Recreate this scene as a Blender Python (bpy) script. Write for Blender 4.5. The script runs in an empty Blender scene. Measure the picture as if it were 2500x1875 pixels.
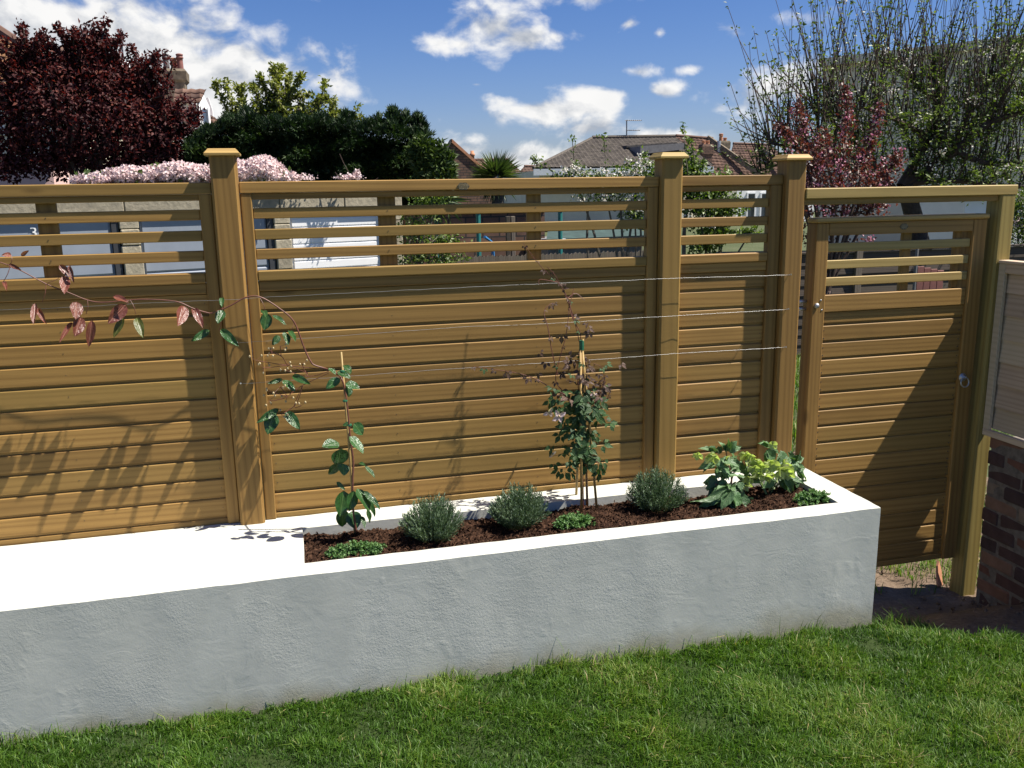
import bpy, math, random
import numpy as np
from mathutils import Vector, Matrix, Quaternion
rng = np.random.default_rng(11)
random.seed(11)
scene = bpy.context.scene
col = scene.collection

# ------------------------------------------------------------------ camera
CAM = np.array([0.1645, -3.7075, 1.8941]); YAW, PITCH, ROLL, FPX = 0.2476, -0.2156, -0.0169, 2155.34
_fw = np.array([math.sin(YAW)*math.cos(PITCH), math.cos(YAW)*math.cos(PITCH), math.sin(PITCH)])
_r0 = np.array([math.cos(YAW), -math.sin(YAW), 0.0]); _u0 = np.cross(_r0, _fw)
_rt = _r0*math.cos(ROLL) + _u0*math.sin(ROLL); _up = -_r0*math.sin(ROLL) + _u0*math.cos(ROLL)
cd = bpy.data.cameras.new('camera'); cam = bpy.data.objects.new('camera', cd); col.objects.link(cam)
cam.matrix_world = Matrix(((_rt[0], _up[0], -_fw[0], CAM[0]), (_rt[1], _up[1], -_fw[1], CAM[1]), (_rt[2], _up[2], -_fw[2], CAM[2]), (0, 0, 0, 1)))
cd.sensor_width = 36; cd.lens = FPX/2500*36; cd.clip_start = 0.05; cd.clip_end = 2000
scene.camera = cam
scene.render.resolution_x = 1024; scene.render.resolution_y = 768

def ray(px, py):
    return _fw + _rt*(px-1250)/FPX - _up*(py-937.5)/FPX
def aty(px, py, y):
    d = ray(px, py); return Vector(CAM + d*((y-CAM[1])/d[1]))
def atz(px, py, z):
    d = ray(px, py); return Vector(CAM + d*((z-CAM[2])/d[2]))
def depth(p):
    return float((np.array(p)-CAM) @ _fw)

# ------------------------------------------------------------------ world and sun
SUN = Vector((1.0, -0.295, 1.64)).normalized()
EL = math.asin(SUN.z); AZ = math.atan2(SUN.x, SUN.y)
SKY_STRENGTH = 0.05; SUN_STRENGTH = 5.0; EXPOSURE = 1.0
scene.view_settings.view_transform = 'Standard'; scene.view_settings.look = 'None'
scene.view_settings.exposure = EXPOSURE; scene.view_settings.gamma = 1.0
scene.view_settings.use_curve_mapping = False
sd = bpy.data.lights.new('sun', 'SUN'); sd.energy = SUN_STRENGTH; sd.angle = math.radians(0.53); sd.color = (1.0, 0.94, 0.84)
sun = bpy.data.objects.new('sun', sd); col.objects.link(sun); sun.location = (6, -3, 12)
sun.rotation_euler = (-SUN).to_track_quat('-Z', 'Y').to_euler()

world = bpy.data.worlds.new('World'); scene.world = world; world.use_nodes = True
nt = world.node_tree; nt.nodes.clear()
def N(t, typ, **kw):
    n = t.nodes.new(typ)
    for k, v in kw.items():
        setattr(n, k, v)
    return n
def lk(t, a, b):
    t.links.new(a, b)
def setin(t, sock, v):
    if hasattr(v, 'is_output') or isinstance(v, bpy.types.NodeSocket): t.links.new(v, sock)
    else: sock.default_value = v
def math_(t, op, a, b=None, c=None, clamp=False):
    n = t.nodes.new('ShaderNodeMath'); n.operation = op; n.use_clamp = clamp
    setin(t, n.inputs[0], a)
    if b is not None: setin(t, n.inputs[1], b)
    if c is not None: setin(t, n.inputs[2], c)
    return n.outputs[0]
def vmath(t, op, a, b=None, out=0):
    n = t.nodes.new('ShaderNodeVectorMath'); n.operation = op
    setin(t, n.inputs[0], a)
    if b is not None: setin(t, n.inputs[1], b)
    return n.outputs['Value'] if op in ('LENGTH', 'DOT_PRODUCT', 'DISTANCE') else n.outputs[0]
def maprange(t, v, a, b, c=0.0, d=1.0, smooth=True):
    n = t.nodes.new('ShaderNodeMapRange'); n.interpolation_type = 'SMOOTHSTEP' if smooth else 'LINEAR'; n.clamp = True
    setin(t, n.inputs['Value'], v)
    for k, x in zip(('From Min', 'From Max', 'To Min', 'To Max'), (a, b, c, d)): setin(t, n.inputs[k], x)
    return n.outputs['Result']
def mixc(t, f, a, b, mode='MIX'):
    n = t.nodes.new('ShaderNodeMix'); n.data_type = 'RGBA'; n.blend_type = mode; n.clamp_factor = True
    setin(t, n.inputs['Factor'], f)
    for s, v in (('A', a), ('B', b)):
        sock = [i for i in n.inputs if i.name == s and i.type == 'RGBA'][0]
        if isinstance(v, tuple): sock.default_value = (v[0], v[1], v[2], 1)
        else: t.links.new(v, sock)
    return [o for o in n.outputs if o.type == 'RGBA'][0]

sky = N(nt, 'ShaderNodeTexSky', sky_type='NISHITA'); sky.sun_disc = False
sky.sun_elevation = EL; sky.sun_rotation = AZ; sky.altitude = 50; sky.air_density = 1.0; sky.dust_density = 0.5; sky.ozone_density = 3.0
tc = N(nt, 'ShaderNodeTexCoord')
sep = N(nt, 'ShaderNodeSeparateXYZ'); lk(nt, tc.outputs['Generated'], sep.inputs[0])
az = math_(nt, 'ARCTAN2', sep.outputs[0], sep.outputs[1])
el = math_(nt, 'ARCSINE', sep.outputs[2])
comb = N(nt, 'ShaderNodeCombineXYZ'); lk(nt, az, comb.inputs[0]); lk(nt, el, comb.inputs[1])
AE = comb.outputs[0]
def azel(px, py):
    d = ray(px, py); d = d/np.linalg.norm(d)
    return math.atan2(d[0], d[1]), math.asin(d[2])
CLOUDS = [  # centre and half size as seen in the photograph's sky
    (60, 60, 330, 120, 1.15), (300, 130, 330, 140, 1.25), (480, 205, 330, 120, 1.2), (560, 140, 140, 80, .9), (640, 190, 90, 75, .95), (420, 30, 260, 45, .55), (700, 160, 30, 30, .3),
    (1195, 75, 110, 78, 1.0), (1260, 95, 140, 42, 1.0), (1120, 108, 110, 30, .9), (1350, 90, 60, 26, .7),
    (1420, 0, 180, 26, .8), (1535, 58, 38, 30, .8), (1610, 80, 30, 22, .5),
    (1310, 272, 200, 44, 1.0), (1440, 245, 130, 46, 1.0), (1500, 240, 50, 35, .8),
    (1130, 365, 140, 50, .85), (1290, 378, 190, 40, .8), (1450, 315, 120, 46, 1.0), (1560, 338, 180, 34, .85), (1230, 405, 420, 44, .8), (1000, 340, 80, 34, .7), (1750, 405, 300, 36, .65),
    (1850, 240, 150, 58, 1.0), (1940, 215, 120, 70, 1.0), (1760, 262, 60, 26, .8),
    (1560, 175, 60, 28, .75), (1625, 222, 66, 30, .75), (1685, 170, 44, 18, .7),
    (890, 300, 50, 20, .35), (965, 195, 40, 12, .45), (1160, 206, 50, 14, .5), (1950, 40, 160, 45, .45), (1800, 80, 120, 50, .4),
]
F = None
for (px, py, rx, ry, w) in CLOUDS:
    a0, e0 = azel(px, py)
    d = vmath(nt, 'SUBTRACT', AE, (a0, e0, 0)); d = vmath(nt, 'MULTIPLY', d, (FPX/rx, FPX/ry, 0))
    v = math_(nt, 'SUBTRACT', w, vmath(nt, 'LENGTH', d))
    F = v if F is None else math_(nt, 'SMOOTH_MAX', F, v, 0.25)
F = math_(nt, 'MAXIMUM', F, -1.2)
# the same broken cumulus goes on all round, outside the part of the sky in the photograph
gn = N(nt, 'ShaderNodeTexNoise'); gn.inputs['Scale'].default_value = 2.3; gn.inputs['Detail'].default_value = 3
gm = vmath(nt, 'MULTIPLY', tc.outputs['Generated'], (1, 1, 2.2)); lk(nt, gm, gn.inputs['Vector'])
FG = maprange(nt, gn.outputs['Fac'], 0.46, 0.76, -0.9, 0.9, False)
ca, ce = azel(1250, 260)
wd = vmath(nt, 'MULTIPLY', vmath(nt, 'SUBTRACT', AE, (ca, ce, 0)), (1/0.66, 1/0.30, 0))
wmask = maprange(nt, vmath(nt, 'LENGTH', wd), 0.95, 1.25)
FG = math_(nt, 'ADD', FG, math_(nt, 'MULTIPLY', math_(nt, 'SUBTRACT', wmask, 1.0), 3.0))
F = math_(nt, 'MAXIMUM', F, FG)
def cnoise(off, scale, detail, rough=0.56):
    p = vmath(nt, 'ADD', AE, off); p = vmath(nt, 'MULTIPLY', p, (1.0, 1.45, 1.0))
    n = N(nt, 'ShaderNodeTexNoise'); n.inputs['Scale'].default_value = scale; n.inputs['Detail'].default_value = detail
    n.inputs['Roughness'].default_value = rough; n.inputs['Distortion'].default_value = 0.25
    lk(nt, p, n.inputs['Vector']); return n.outputs['Fac']
n1 = cnoise((0, 0, 0), 20.0, 9, .54); n2 = cnoise((0.012, 0.018, 0), 20.0, 5, .54); n3 = cnoise((3, 1, 0), 7.0, 3)
Fn = math_(nt, 'ADD', F, math_(nt, 'MULTIPLY', math_(nt, 'SUBTRACT', n1, 0.54), 2.7))
dens = maprange(nt, Fn, -0.05, 0.72)
relief = math_(nt, 'MULTIPLY', math_(nt, 'SUBTRACT', n1, n2), 3.2)
thick = maprange(nt, Fn, 0.25, 1.7, 0.0, 0.42)
br = math_(nt, 'ADD', math_(nt, 'SUBTRACT', 0.76, thick), relief, clamp=True)
br = math_(nt, 'ADD', br, math_(nt, 'MULTIPLY', math_(nt, 'SUBTRACT', n3, 0.5), 0.55), clamp=True)
ccol = mixc(nt, br, (4.2, 4.6, 5.3), (9.9, 9.8, 9.6))
hs = N(nt, 'ShaderNodeHueSaturation'); hs.inputs['Saturation'].default_value = 1.25; hs.inputs['Value'].default_value = 0.79; lk(nt, sky.outputs[0], hs.inputs['Color'])
final = mixc(nt, math_(nt, 'MULTIPLY', dens, 0.97), mixc(nt, 1.0, hs.outputs[0], (1.02, 1.03, 1.38), 'MULTIPLY'), ccol)
bg = N(nt, 'ShaderNodeBackground'); bg.inputs['Strength'].default_value = SKY_STRENGTH; lk(nt, final, bg.inputs['Color'])
wo = N(nt, 'ShaderNodeOutputWorld'); lk(nt, bg.outputs[0], wo.inputs['Surface'])

# ------------------------------------------------------------------ scene helpers
def tag(o, label=None, cat=None, group=None, kind=None):
    if label: o['label'] = label
    if cat: o['category'] = cat
    if group: o['group'] = group
    if kind: o['kind'] = kind
    return o
def empty(name, loc=(0, 0, 0), label=None, cat=None, group=None):
    o = bpy.data.objects.new(name, None); col.objects.link(o); o.location = loc; o.empty_display_size = 0.1
    return tag(o, label, cat, group)
def link(name, me, parent=None, loc=None):
    """link mesh as an object; world-space placement is kept when a parent (never rotated) is given"""
    o = bpy.data.objects.new(name, me); col.objects.link(o)
    if parent is not None: o.parent = parent
    if loc is not None:
        l = Vector(loc); p = parent
        while p is not None:
            l -= Vector(p.location); p = p.parent
        o.location = l
    return o
def origin_of(o):
    l = Vector((0, 0, 0))
    while o is not None:
        l += Vector(o.location); o = o.parent
    return l
class MB:
    def __init__(s): s.v = []; s.f = []; s.a = []; s.n = 0
    def add(s, V, Fc, var=0.5):
        V = [tuple(x) for x in V]
        s.v += V; s.f += [tuple(i+s.n for i in f) for f in Fc]; s.a += [var]*len(V); s.n += len(V)
    def box(s, x0, x1, y0, y1, z0, z1, b=0.0, var=0.5):
        if b <= 0:
            V = [(x, y, z) for x in (x0, x1) for y in (y0, y1) for z in (z0, z1)]
            s.add(V, [(0, 1, 3, 2), (4, 6, 7, 5), (0, 4, 5, 1), (2, 3, 7, 6), (0, 2, 6, 4), (1, 5, 7, 3)], var); return
        V = []; idx = {}
        for ix, x in enumerate((x0, x1)):
            for iy, y in enumerate((y0, y1)):
                for iz, z in enumerate((z0, z1)):
                    sx, sy, sz = (1-2*ix)*b, (1-2*iy)*b, (1-2*iz)*b
                    idx[ix, iy, iz] = len(V)
                    V += [(x, y+sy, z+sz), (x+sx, y, z+sz), (x+sx, y+sy, z)]
        I = lambda a, b_, c, k: idx[a, b_, c]+k
        Fc = [(I(0,0,0,0), I(0,0,1,0), I(0,1,1,0), I(0,1,0,0)), (I(1,0,0,0), I(1,1,0,0), I(1,1,1,0), I(1,0,1,0)),
              (I(0,0,0,1), I(1,0,0,1), I(1,0,1,1), I(0,0,1,1)), (I(0,1,0,1), I(0,1,1,1), I(1,1,1,1), I(1,1,0,1)),
              (I(0,0,0,2), I(0,1,0,2), I(1,1,0,2), I(1,0,0,2)), (I(0,0,1,2), I(1,0,1,2), I(1,1,1,2), I(0,1,1,2))]
        for iy in (0, 1):
            for iz in (0, 1): Fc.append((I(0,iy,iz,1), I(1,iy,iz,1), I(1,iy,iz,2), I(0,iy,iz,2)))
        for ix in (0, 1):
            for iz in (0, 1): Fc.append((I(ix,0,iz,0), I(ix,1,iz,0), I(ix,1,iz,2), I(ix,0,iz,2)))
        for ix in (0, 1):
            for iy in (0, 1): Fc.append((I(ix,iy,0,0), I(ix,iy,1,0), I(ix,iy,1,1), I(ix,iy,0,1)))
        for k, i in idx.items(): Fc.append((i, i+1, i+2))
        s.add(V, Fc, var)
    def prism(s, prof, x0, x1, axis=0, var=0.5):
        """profile of (y, z) pairs swept along x (axis 0), or of (x, z) pairs along y (axis 1)"""
        n = len(prof)
        P = (lambda t, a, b: (t, a, b)) if axis == 0 else ((lambda t, a, b: (a, t, b)) if axis == 1 else (lambda t, a, b: (a, b, t)))
        V = [P(x0, a, b) for a, b in prof] + [P(x1, a, b) for a, b in prof]
        Fc = [(i, (i+1) % n, n+(i+1) % n, n+i) for i in range(n)] + [tuple(range(n))[::-1], tuple(range(n, 2*n))]
        s.add(V, Fc, var)
    def tube(s, pts, rad, n=6, var=0.5, cap=True):
        pts = [Vector(p) for p in pts]; m = len(pts)
        if not hasattr(rad, '__len__'): rad = [rad]*m
        V = []; ref = Vector((0.13, 0.9, 0.41)).normalized()
        for i, p in enumerate(pts):
            t = (pts[min(i+1, m-1)]-pts[max(i-1, 0)])
            t = t.normalized() if t.length > 1e-9 else Vector((0, 0, 1))
            r = ref if abs(t.dot(ref)) < 0.95 else Vector((1, 0, 0))
            a = t.cross(r).normalized(); b = t.cross(a)
            for k in range(n):
                an = 2*math.pi*k/n; V.append(p+(a*math.cos(an)+b*math.sin(an))*rad[i])
        Fc = [(i*n+k, i*n+(k+1) % n, (i+1)*n+(k+1) % n, (i+1)*n+k) for i in range(m-1) for k in range(n)]
        if cap: Fc += [tuple(range(n))[::-1], tuple(range((m-1)*n, m*n))]
        s.add(V, Fc, var)
    def lathe(s, prof, c=(0, 0, 0), n=16, var=0.5):
        V = [(c[0]+r*math.cos(2*math.pi*k/n), c[1]+r*math.sin(2*math.pi*k/n), c[2]+z) for r, z in prof for k in range(n)]
        Fc = [(i*n+k, i*n+(k+1) % n, (i+1)*n+(k+1) % n, (i+1)*n+k) for i in range(len(prof)-1) for k in range(n)]
        Fc += [tuple(range(n))[::-1], tuple(range((len(prof)-1)*n, len(prof)*n))]
        s.add(V, Fc, var)
    def mesh(s, name, mat, smooth=False, center=False):
        me = bpy.data.meshes.new(name)
        V = np.array(s.v, dtype=float); c = Vector((0, 0, 0))
        if center is True: c = Vector((V.min(0)+V.max(0))/2)
        elif center is not False: c = Vector(center)
        if center is not False: V = V-np.array(c)
        me.from_pydata([tuple(v) for v in V], [], s.f); me.update()
        at = me.attributes.new('var', 'FLOAT', 'POINT'); at.data.foreach_set('value', np.array(s.a, dtype=np.float32))
        if smooth: me.polygons.foreach_set('use_smooth', [True]*len(me.polygons))
        if isinstance(mat, (list, tuple)):
            for m in mat: me.materials.append(m)
        else: me.materials.append(mat)
        return me, c
    def build(s, name, mat, parent=None, smooth=False):
        me, c = s.mesh(name, mat, smooth, center=True)
        return link(name, me, parent, c)
def nmesh(name, V, faces, mat, var=None, smooth=False):
    """numpy mesh; faces is a list of (k, m) int arrays"""
    me = bpy.data.meshes.new(name); V = np.asarray(V, dtype=np.float32)
    me.vertices.add(len(V)); me.vertices.foreach_set('co', V.ravel())
    tot = sum(len(f) for f in faces); nl = sum(f.size for f in faces)
    me.loops.add(nl); me.loops.foreach_set('vertex_index', np.concatenate([f.ravel() for f in faces]).astype(np.int32))
    me.polygons.add(tot)
    st = []; o = 0
    for f in faces:
        st.append(o+np.arange(len(f))*f.shape[1]); o += f.size
    me.polygons.foreach_set('loop_start', np.concatenate(st).astype(np.int32))
    me.update(calc_edges=True); me.validate()
    if var is not None:
        at = me.attributes.new('var', 'FLOAT', 'POINT'); at.data.foreach_set('value', np.asarray(var, dtype=np.float32))
    if smooth: me.polygons.foreach_set('use_smooth', [True]*len(me.polygons))
    me.materials.append(mat); return me
def nobj(name, V, faces, mat, parent=None, var=None, smooth=False):
    V = np.asarray(V, dtype=float); c = (V.min(0)+V.max(0))/2
    return link(name, nmesh(name, V-c, faces, mat, var, smooth), parent, c)
def unit(a):
    return a/np.maximum(np.linalg.norm(a, axis=-1, keepdims=True), 1e-9)
def leafset(P, D, Nn, L, W, lift=0.18, droop=0.0):
    """folded four-point leaves: base, two shoulders, tip"""
    P = np.asarray(P, float); n = len(P); D = unit(np.asarray(D, float)); S = unit(np.cross(D, np.asarray(Nn, float))); U = np.cross(S, D)
    L = np.broadcast_to(np.asarray(L, float), (n,))[:, None]; W = np.broadcast_to(np.asarray(W, float), (n,))[:, None]
    m = P+D*L*0.45+U*W*lift
    V = np.stack([P, m-S*W/2, P+D*L-U*L*droop, m+S*W/2], 1).reshape(-1, 3)
    i = np.arange(n)*4
    Fc = np.concatenate([np.stack([i, i+2, i+1], 1), np.stack([i, i+3, i+2], 1)])
    return V, Fc
def rvec(n):
    return unit(rng.normal(size=(n, 3)))
# ------------------------------------------------------------------ materials
def newmat(name):
    m = bpy.data.materials.new(name); m.use_nodes = True; t = m.node_tree; t.nodes.clear()
    o = N(t, 'ShaderNodeOutputMaterial'); b = N(t, 'ShaderNodeBsdfPrincipled'); lk(t, b.outputs[0], o.inputs['Surface'])
    return m, t, b, o
def noise(t, vec, scale, detail=4, rough=0.55, dist=0.0):
    n = N(t, 'ShaderNodeTexNoise'); n.inputs['Scale'].default_value = scale; n.inputs['Detail'].default_value = detail
    n.inputs['Roughness'].default_value = rough; n.inputs['Distortion'].default_value = dist
    if vec is not None: lk(t, vec, n.inputs['Vector'])
    return n.outputs['Fac']
def ramp(t, v, stops):
    r = N(t, 'ShaderNodeValToRGB'); e = r.color_ramp.elements
    e[0].position, e[0].color = stops[0][0], (*stops[0][1], 1); e[1].position, e[1].color = stops[-1][0], (*stops[-1][1], 1)
    for p, c in stops[1:-1]:
        x = e.new(p); x.color = (*c, 1)
    lk(t, v, r.inputs['Fac']); return r.outputs['Color']
def bump(t, b, h, strength=0.3, dist=0.01):
    n = N(t, 'ShaderNodeBump'); n.inputs['Strength'].default_value = strength; n.inputs['Distance'].default_value = dist
    lk(t, h, n.inputs['Height']); lk(t, n.outputs[0], b.inputs['Normal'])
def scale3(c, k): return tuple(x*k for x in c)
def hsvmul(t, colr, val):
    return mixc(t, 1.0, colr, val, 'MULTIPLY')
def grey(t, v):
    c = N(t, 'ShaderNodeCombineXYZ')
    for i in range(3): lk(t, v, c.inputs[i])
    return c.outputs[0]
def wood(name, dark, light, axis='X', green=0.15, rough=0.62, vary=0.34, patch=0.3):
    m, t, b, o = newmat(name)
    tc = N(t, 'ShaderNodeTexCoord'); oi = N(t, 'ShaderNodeObjectInfo')
    off = math_(t, 'MULTIPLY', oi.outputs['Random'], 53.0)
    v = vmath(t, 'ADD', tc.outputs['Object'], grey(t, off))
    along, acr = 0.5, 30.0
    sc = {'X': (along, acr, acr), 'Y': (acr, along, acr), 'Z': (acr, acr, along)}[axis]
    vm = vmath(t, 'MULTIPLY', v, sc)
    lowf = noise(t, vmath(t, 'MULTIPLY', v, scale3(sc, 0.12)), 1.6, 3)
    w = N(t, 'ShaderNodeTexWave', wave_type='BANDS', bands_direction='DIAGONAL'); w.inputs['Scale'].default_value = 0.75
    w.inputs['Distortion'].default_value = 11.0; w.inputs['Detail'].default_value = 2.0; w.inputs['Detail Scale'].default_value = 0.35; w.inputs['Detail Roughness'].default_value = 0.6
    lk(t, vm, w.inputs['Vector'])
    fine = noise(t, vmath(t, 'MULTIPLY', v, scale3(sc, 2.2)), 4.0, 5)
    g = math_(t, 'ADD', math_(t, 'MULTIPLY', math_(t, 'POWER', w.outputs['Fac'], 0.5), 0.42), math_(t, 'MULTIPLY', fine, 0.58))
    c = ramp(t, g, [(0.22, dark), (0.55, tuple((a+b_)/2 for a, b_ in zip(dark, light))), (0.85, light)])
    # treatment patches (greenish) and board-to-board difference
    c = mixc(t, maprange(t, lowf, 0.55, 0.75, 0, green), c, (light[0]*0.62, light[1]*0.86, light[2]*0.72))
    c = mixc(t, maprange(t, noise(t, v, 2.3, 3), 0.45, 0.8, 0, patch), c, scale3(dark, 0.8))
    vv = math_(t, 'ADD', 1.0-vary/2, math_(t, 'MULTIPLY', oi.outputs['Random'], vary))
    c = hsvmul(t, c, grey(t, vv))
    c = mixc(t, maprange(t, math_(t, 'FRACT', math_(t, 'MULTIPLY', oi.outputs['Random'], 7.3)), 0.55, 1.0, 0, 0.45), c, (light[0]*0.68, light[1]*0.80, light[2]*0.75))
    # knots
    vo = N(t, 'ShaderNodeTexVoronoi'); vo.inputs['Scale'].default_value = 1.0
    kv = {'X': (1.6, 5, 5), 'Y': (5, 1.6, 5), 'Z': (5, 5, 1.6)}[axis]
    lk(t, vmath(t, 'MULTIPLY', v, kv), vo.inputs['Vector'])
    k = maprange(t, vo.outputs['Distance'], 0.03, 0.10, 1, 0)
    c = mixc(t, math_(t, 'MULTIPLY', k, 0.65), c, scale3(dark, 0.42))
    lk(t, c, b.inputs['Base Color']); b.inputs['Roughness'].default_value = rough
    b.inputs['Specular IOR Level'].default_value = 0.3
    bump(t, b, fine, 0.10, 0.002)
    return m
def plain(name, c, rough=0.6, metal=0.0, var=0.15, nscale=14, bumpst=0.0, spec=0.5, dirt=None):
    m, t, b, o = newmat(name); tc = N(t, 'ShaderNodeTexCoord')
    f = noise(t, tc.outputs['Object'], nscale, 6)
    cc = ramp(t, f, [(0.3, scale3(c, 1-var)), (0.7, scale3(c, 1+var))])
    if dirt:
        cc = mixc(t, maprange(t, noise(t, tc.outputs['Object'], nscale*0.23, 5), 0.5, 0.75, 0, 0.6), cc, dirt)
    lk(t, cc, b.inputs['Base Color']); b.inputs['Roughness'].default_value = rough; b.inputs['Metallic'].default_value = metal
    b.inputs['Specular IOR Level'].default_value = spec
    if bumpst: bump(t, b, f, bumpst, 0.01)
    return m
def leafmat(name, stops, rough=0.45, trans=0.28, spec=0.4, tint=(1.3, 1.5, 0.5)):
    m, t, b, o = newmat(name)
    a = N(t, 'ShaderNodeAttribute'); a.attribute_name = 'var'
    c = ramp(t, a.outputs['Fac'], stops)
    lk(t, c, b.inputs['Base Color']); b.inputs['Roughness'].default_value = rough; b.inputs['Specular IOR Level'].default_value = spec
    tr = N(t, 'ShaderNodeBsdfTranslucent'); lk(t, hsvmul(t, c, tint), tr.inputs['Color'])
    mx = N(t, 'ShaderNodeMixShader'); mx.inputs[0].default_value = trans
    lk(t, b.outputs[0], mx.inputs[1]); lk(t, tr.outputs[0], mx.inputs[2]); lk(t, mx.outputs[0], o.inputs['Surface'])
    return m
def bigleaf(name, c1, c2, vein, rough=0.28, trans=0.2, spec=0.6, nveins=3.0):
    """leaf material with a pale midrib and side veins; leaf lies along local y, 0..1, half width 0.5"""
    m, t, b, o = newmat(name); tc = N(t, 'ShaderNodeTexCoord'); oi = N(t, 'ShaderNodeObjectInfo')
    s = N(t, 'ShaderNodeSeparateXYZ'); lk(t, tc.outputs['Object'], s.inputs[0])
    ax = math_(t, 'ABSOLUTE', s.outputs[0])
    rib = maprange(t, ax, 0.012, 0.05, 1, 0)
    arch = math_(t, 'ABSOLUTE', math_(t, 'SUBTRACT', math_(t, 'FRACT', math_(t, 'ADD', math_(t, 'MULTIPLY', ax, 2.6*nveins/3), math_(t, 'MULTIPLY', s.outputs[1], 0.5))), 0.5))
    veins = maprange(t, arch, 0.0, 0.09, 0.5, 0)
    n = noise(t, tc.outputs['Object'], 5.0, 4)
    c = mixc(t, n, c1, c2)
    c = hsvmul(t, c, grey(t, math_(t, 'ADD', 0.75, math_(t, 'MULTIPLY', oi.outputs['Random'], 0.55))))
    vv = math_(t, 'MAXIMUM', rib, veins)
    c = mixc(t, math_(t, 'MULTIPLY', vv, 0.55), c, vein)
    lk(t, c, b.inputs['Base Color']); b.inputs['Roughness'].default_value = rough; b.inputs['Specular IOR Level'].default_value = spec
    bump(t, b, math_(t, 'SUBTRACT', n, vv), 0.35, 0.02)
    tr = N(t, 'ShaderNodeBsdfTranslucent'); lk(t, hsvmul(t, c, (1.3, 1.5, 0.5)), tr.inputs['Color'])
    mx = N(t, 'ShaderNodeMixShader'); mx.inputs[0].default_value = trans
    lk(t, b.outputs[0], mx.inputs[1]); lk(t, tr.outputs[0], mx.inputs[2]); lk(t, mx.outputs[0], o.inputs['Surface'])
    return m
def varmat(name, stops, rough=0.7, nscale=9, dirt=(0.05, 0.045, 0.03), dirtamt=0.4, bumpst=0.25, spec=0.3):
    """colour by the piece's own 'var' value, with grain and dirt on top"""
    m, t, b, o = newmat(name); tc = N(t, 'ShaderNodeTexCoord')
    a = N(t, 'ShaderNodeAttribute'); a.attribute_name = 'var'
    c = ramp(t, a.outputs['Fac'], stops)
    f = noise(t, tc.outputs['Object'], nscale, 7, 0.6)
    c = hsvmul(t, c, ramp(t, f, [(0.25, (0.72,)*3), (0.75, (1.22,)*3)]))
    c = mixc(t, maprange(t, noise(t, tc.outputs['Object'], nscale*0.3, 5), 0.5, 0.72, 0, dirtamt), c, dirt)
    lk(t, c, b.inputs['Base Color']); b.inputs['Roughness'].default_value = rough; b.inputs['Specular IOR Level'].default_value = spec
    bump(t, b, f, bumpst, 0.01)
    return m
M = {}
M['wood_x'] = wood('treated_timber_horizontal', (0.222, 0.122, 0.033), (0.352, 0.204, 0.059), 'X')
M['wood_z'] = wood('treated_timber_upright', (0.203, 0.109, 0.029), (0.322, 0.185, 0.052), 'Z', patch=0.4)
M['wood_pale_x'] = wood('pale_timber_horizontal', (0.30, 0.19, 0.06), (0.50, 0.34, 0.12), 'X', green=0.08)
M['wood_green_z'] = wood('green_treated_post', (0.21, 0.15, 0.042), (0.34, 0.26, 0.08), 'Z', green=0.5)
M['cap'] = wood('post_cap_timber', (0.33, 0.20, 0.06), (0.50, 0.33, 0.11), 'X', green=0.05)
M['tan_panel'] = wood('tan_lap_board', (0.44, 0.33, 0.235), (0.60, 0.47, 0.34), 'Y', green=0.0, rough=0.8)
M['old_board'] = wood('weathered_dark_board', (0.045, 0.036, 0.03), (0.11, 0.085, 0.065), 'X', green=0.1, rough=0.85)
M['old_board_z'] = wood('weathered_grey_board', (0.10, 0.08, 0.06), (0.22, 0.18, 0.14), 'Z', green=0.1, rough=0.85)
M['cane'] = wood('bamboo', (0.28, 0.17, 0.055), (0.43, 0.29, 0.11), 'Z', green=0.05, rough=0.5)

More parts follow.
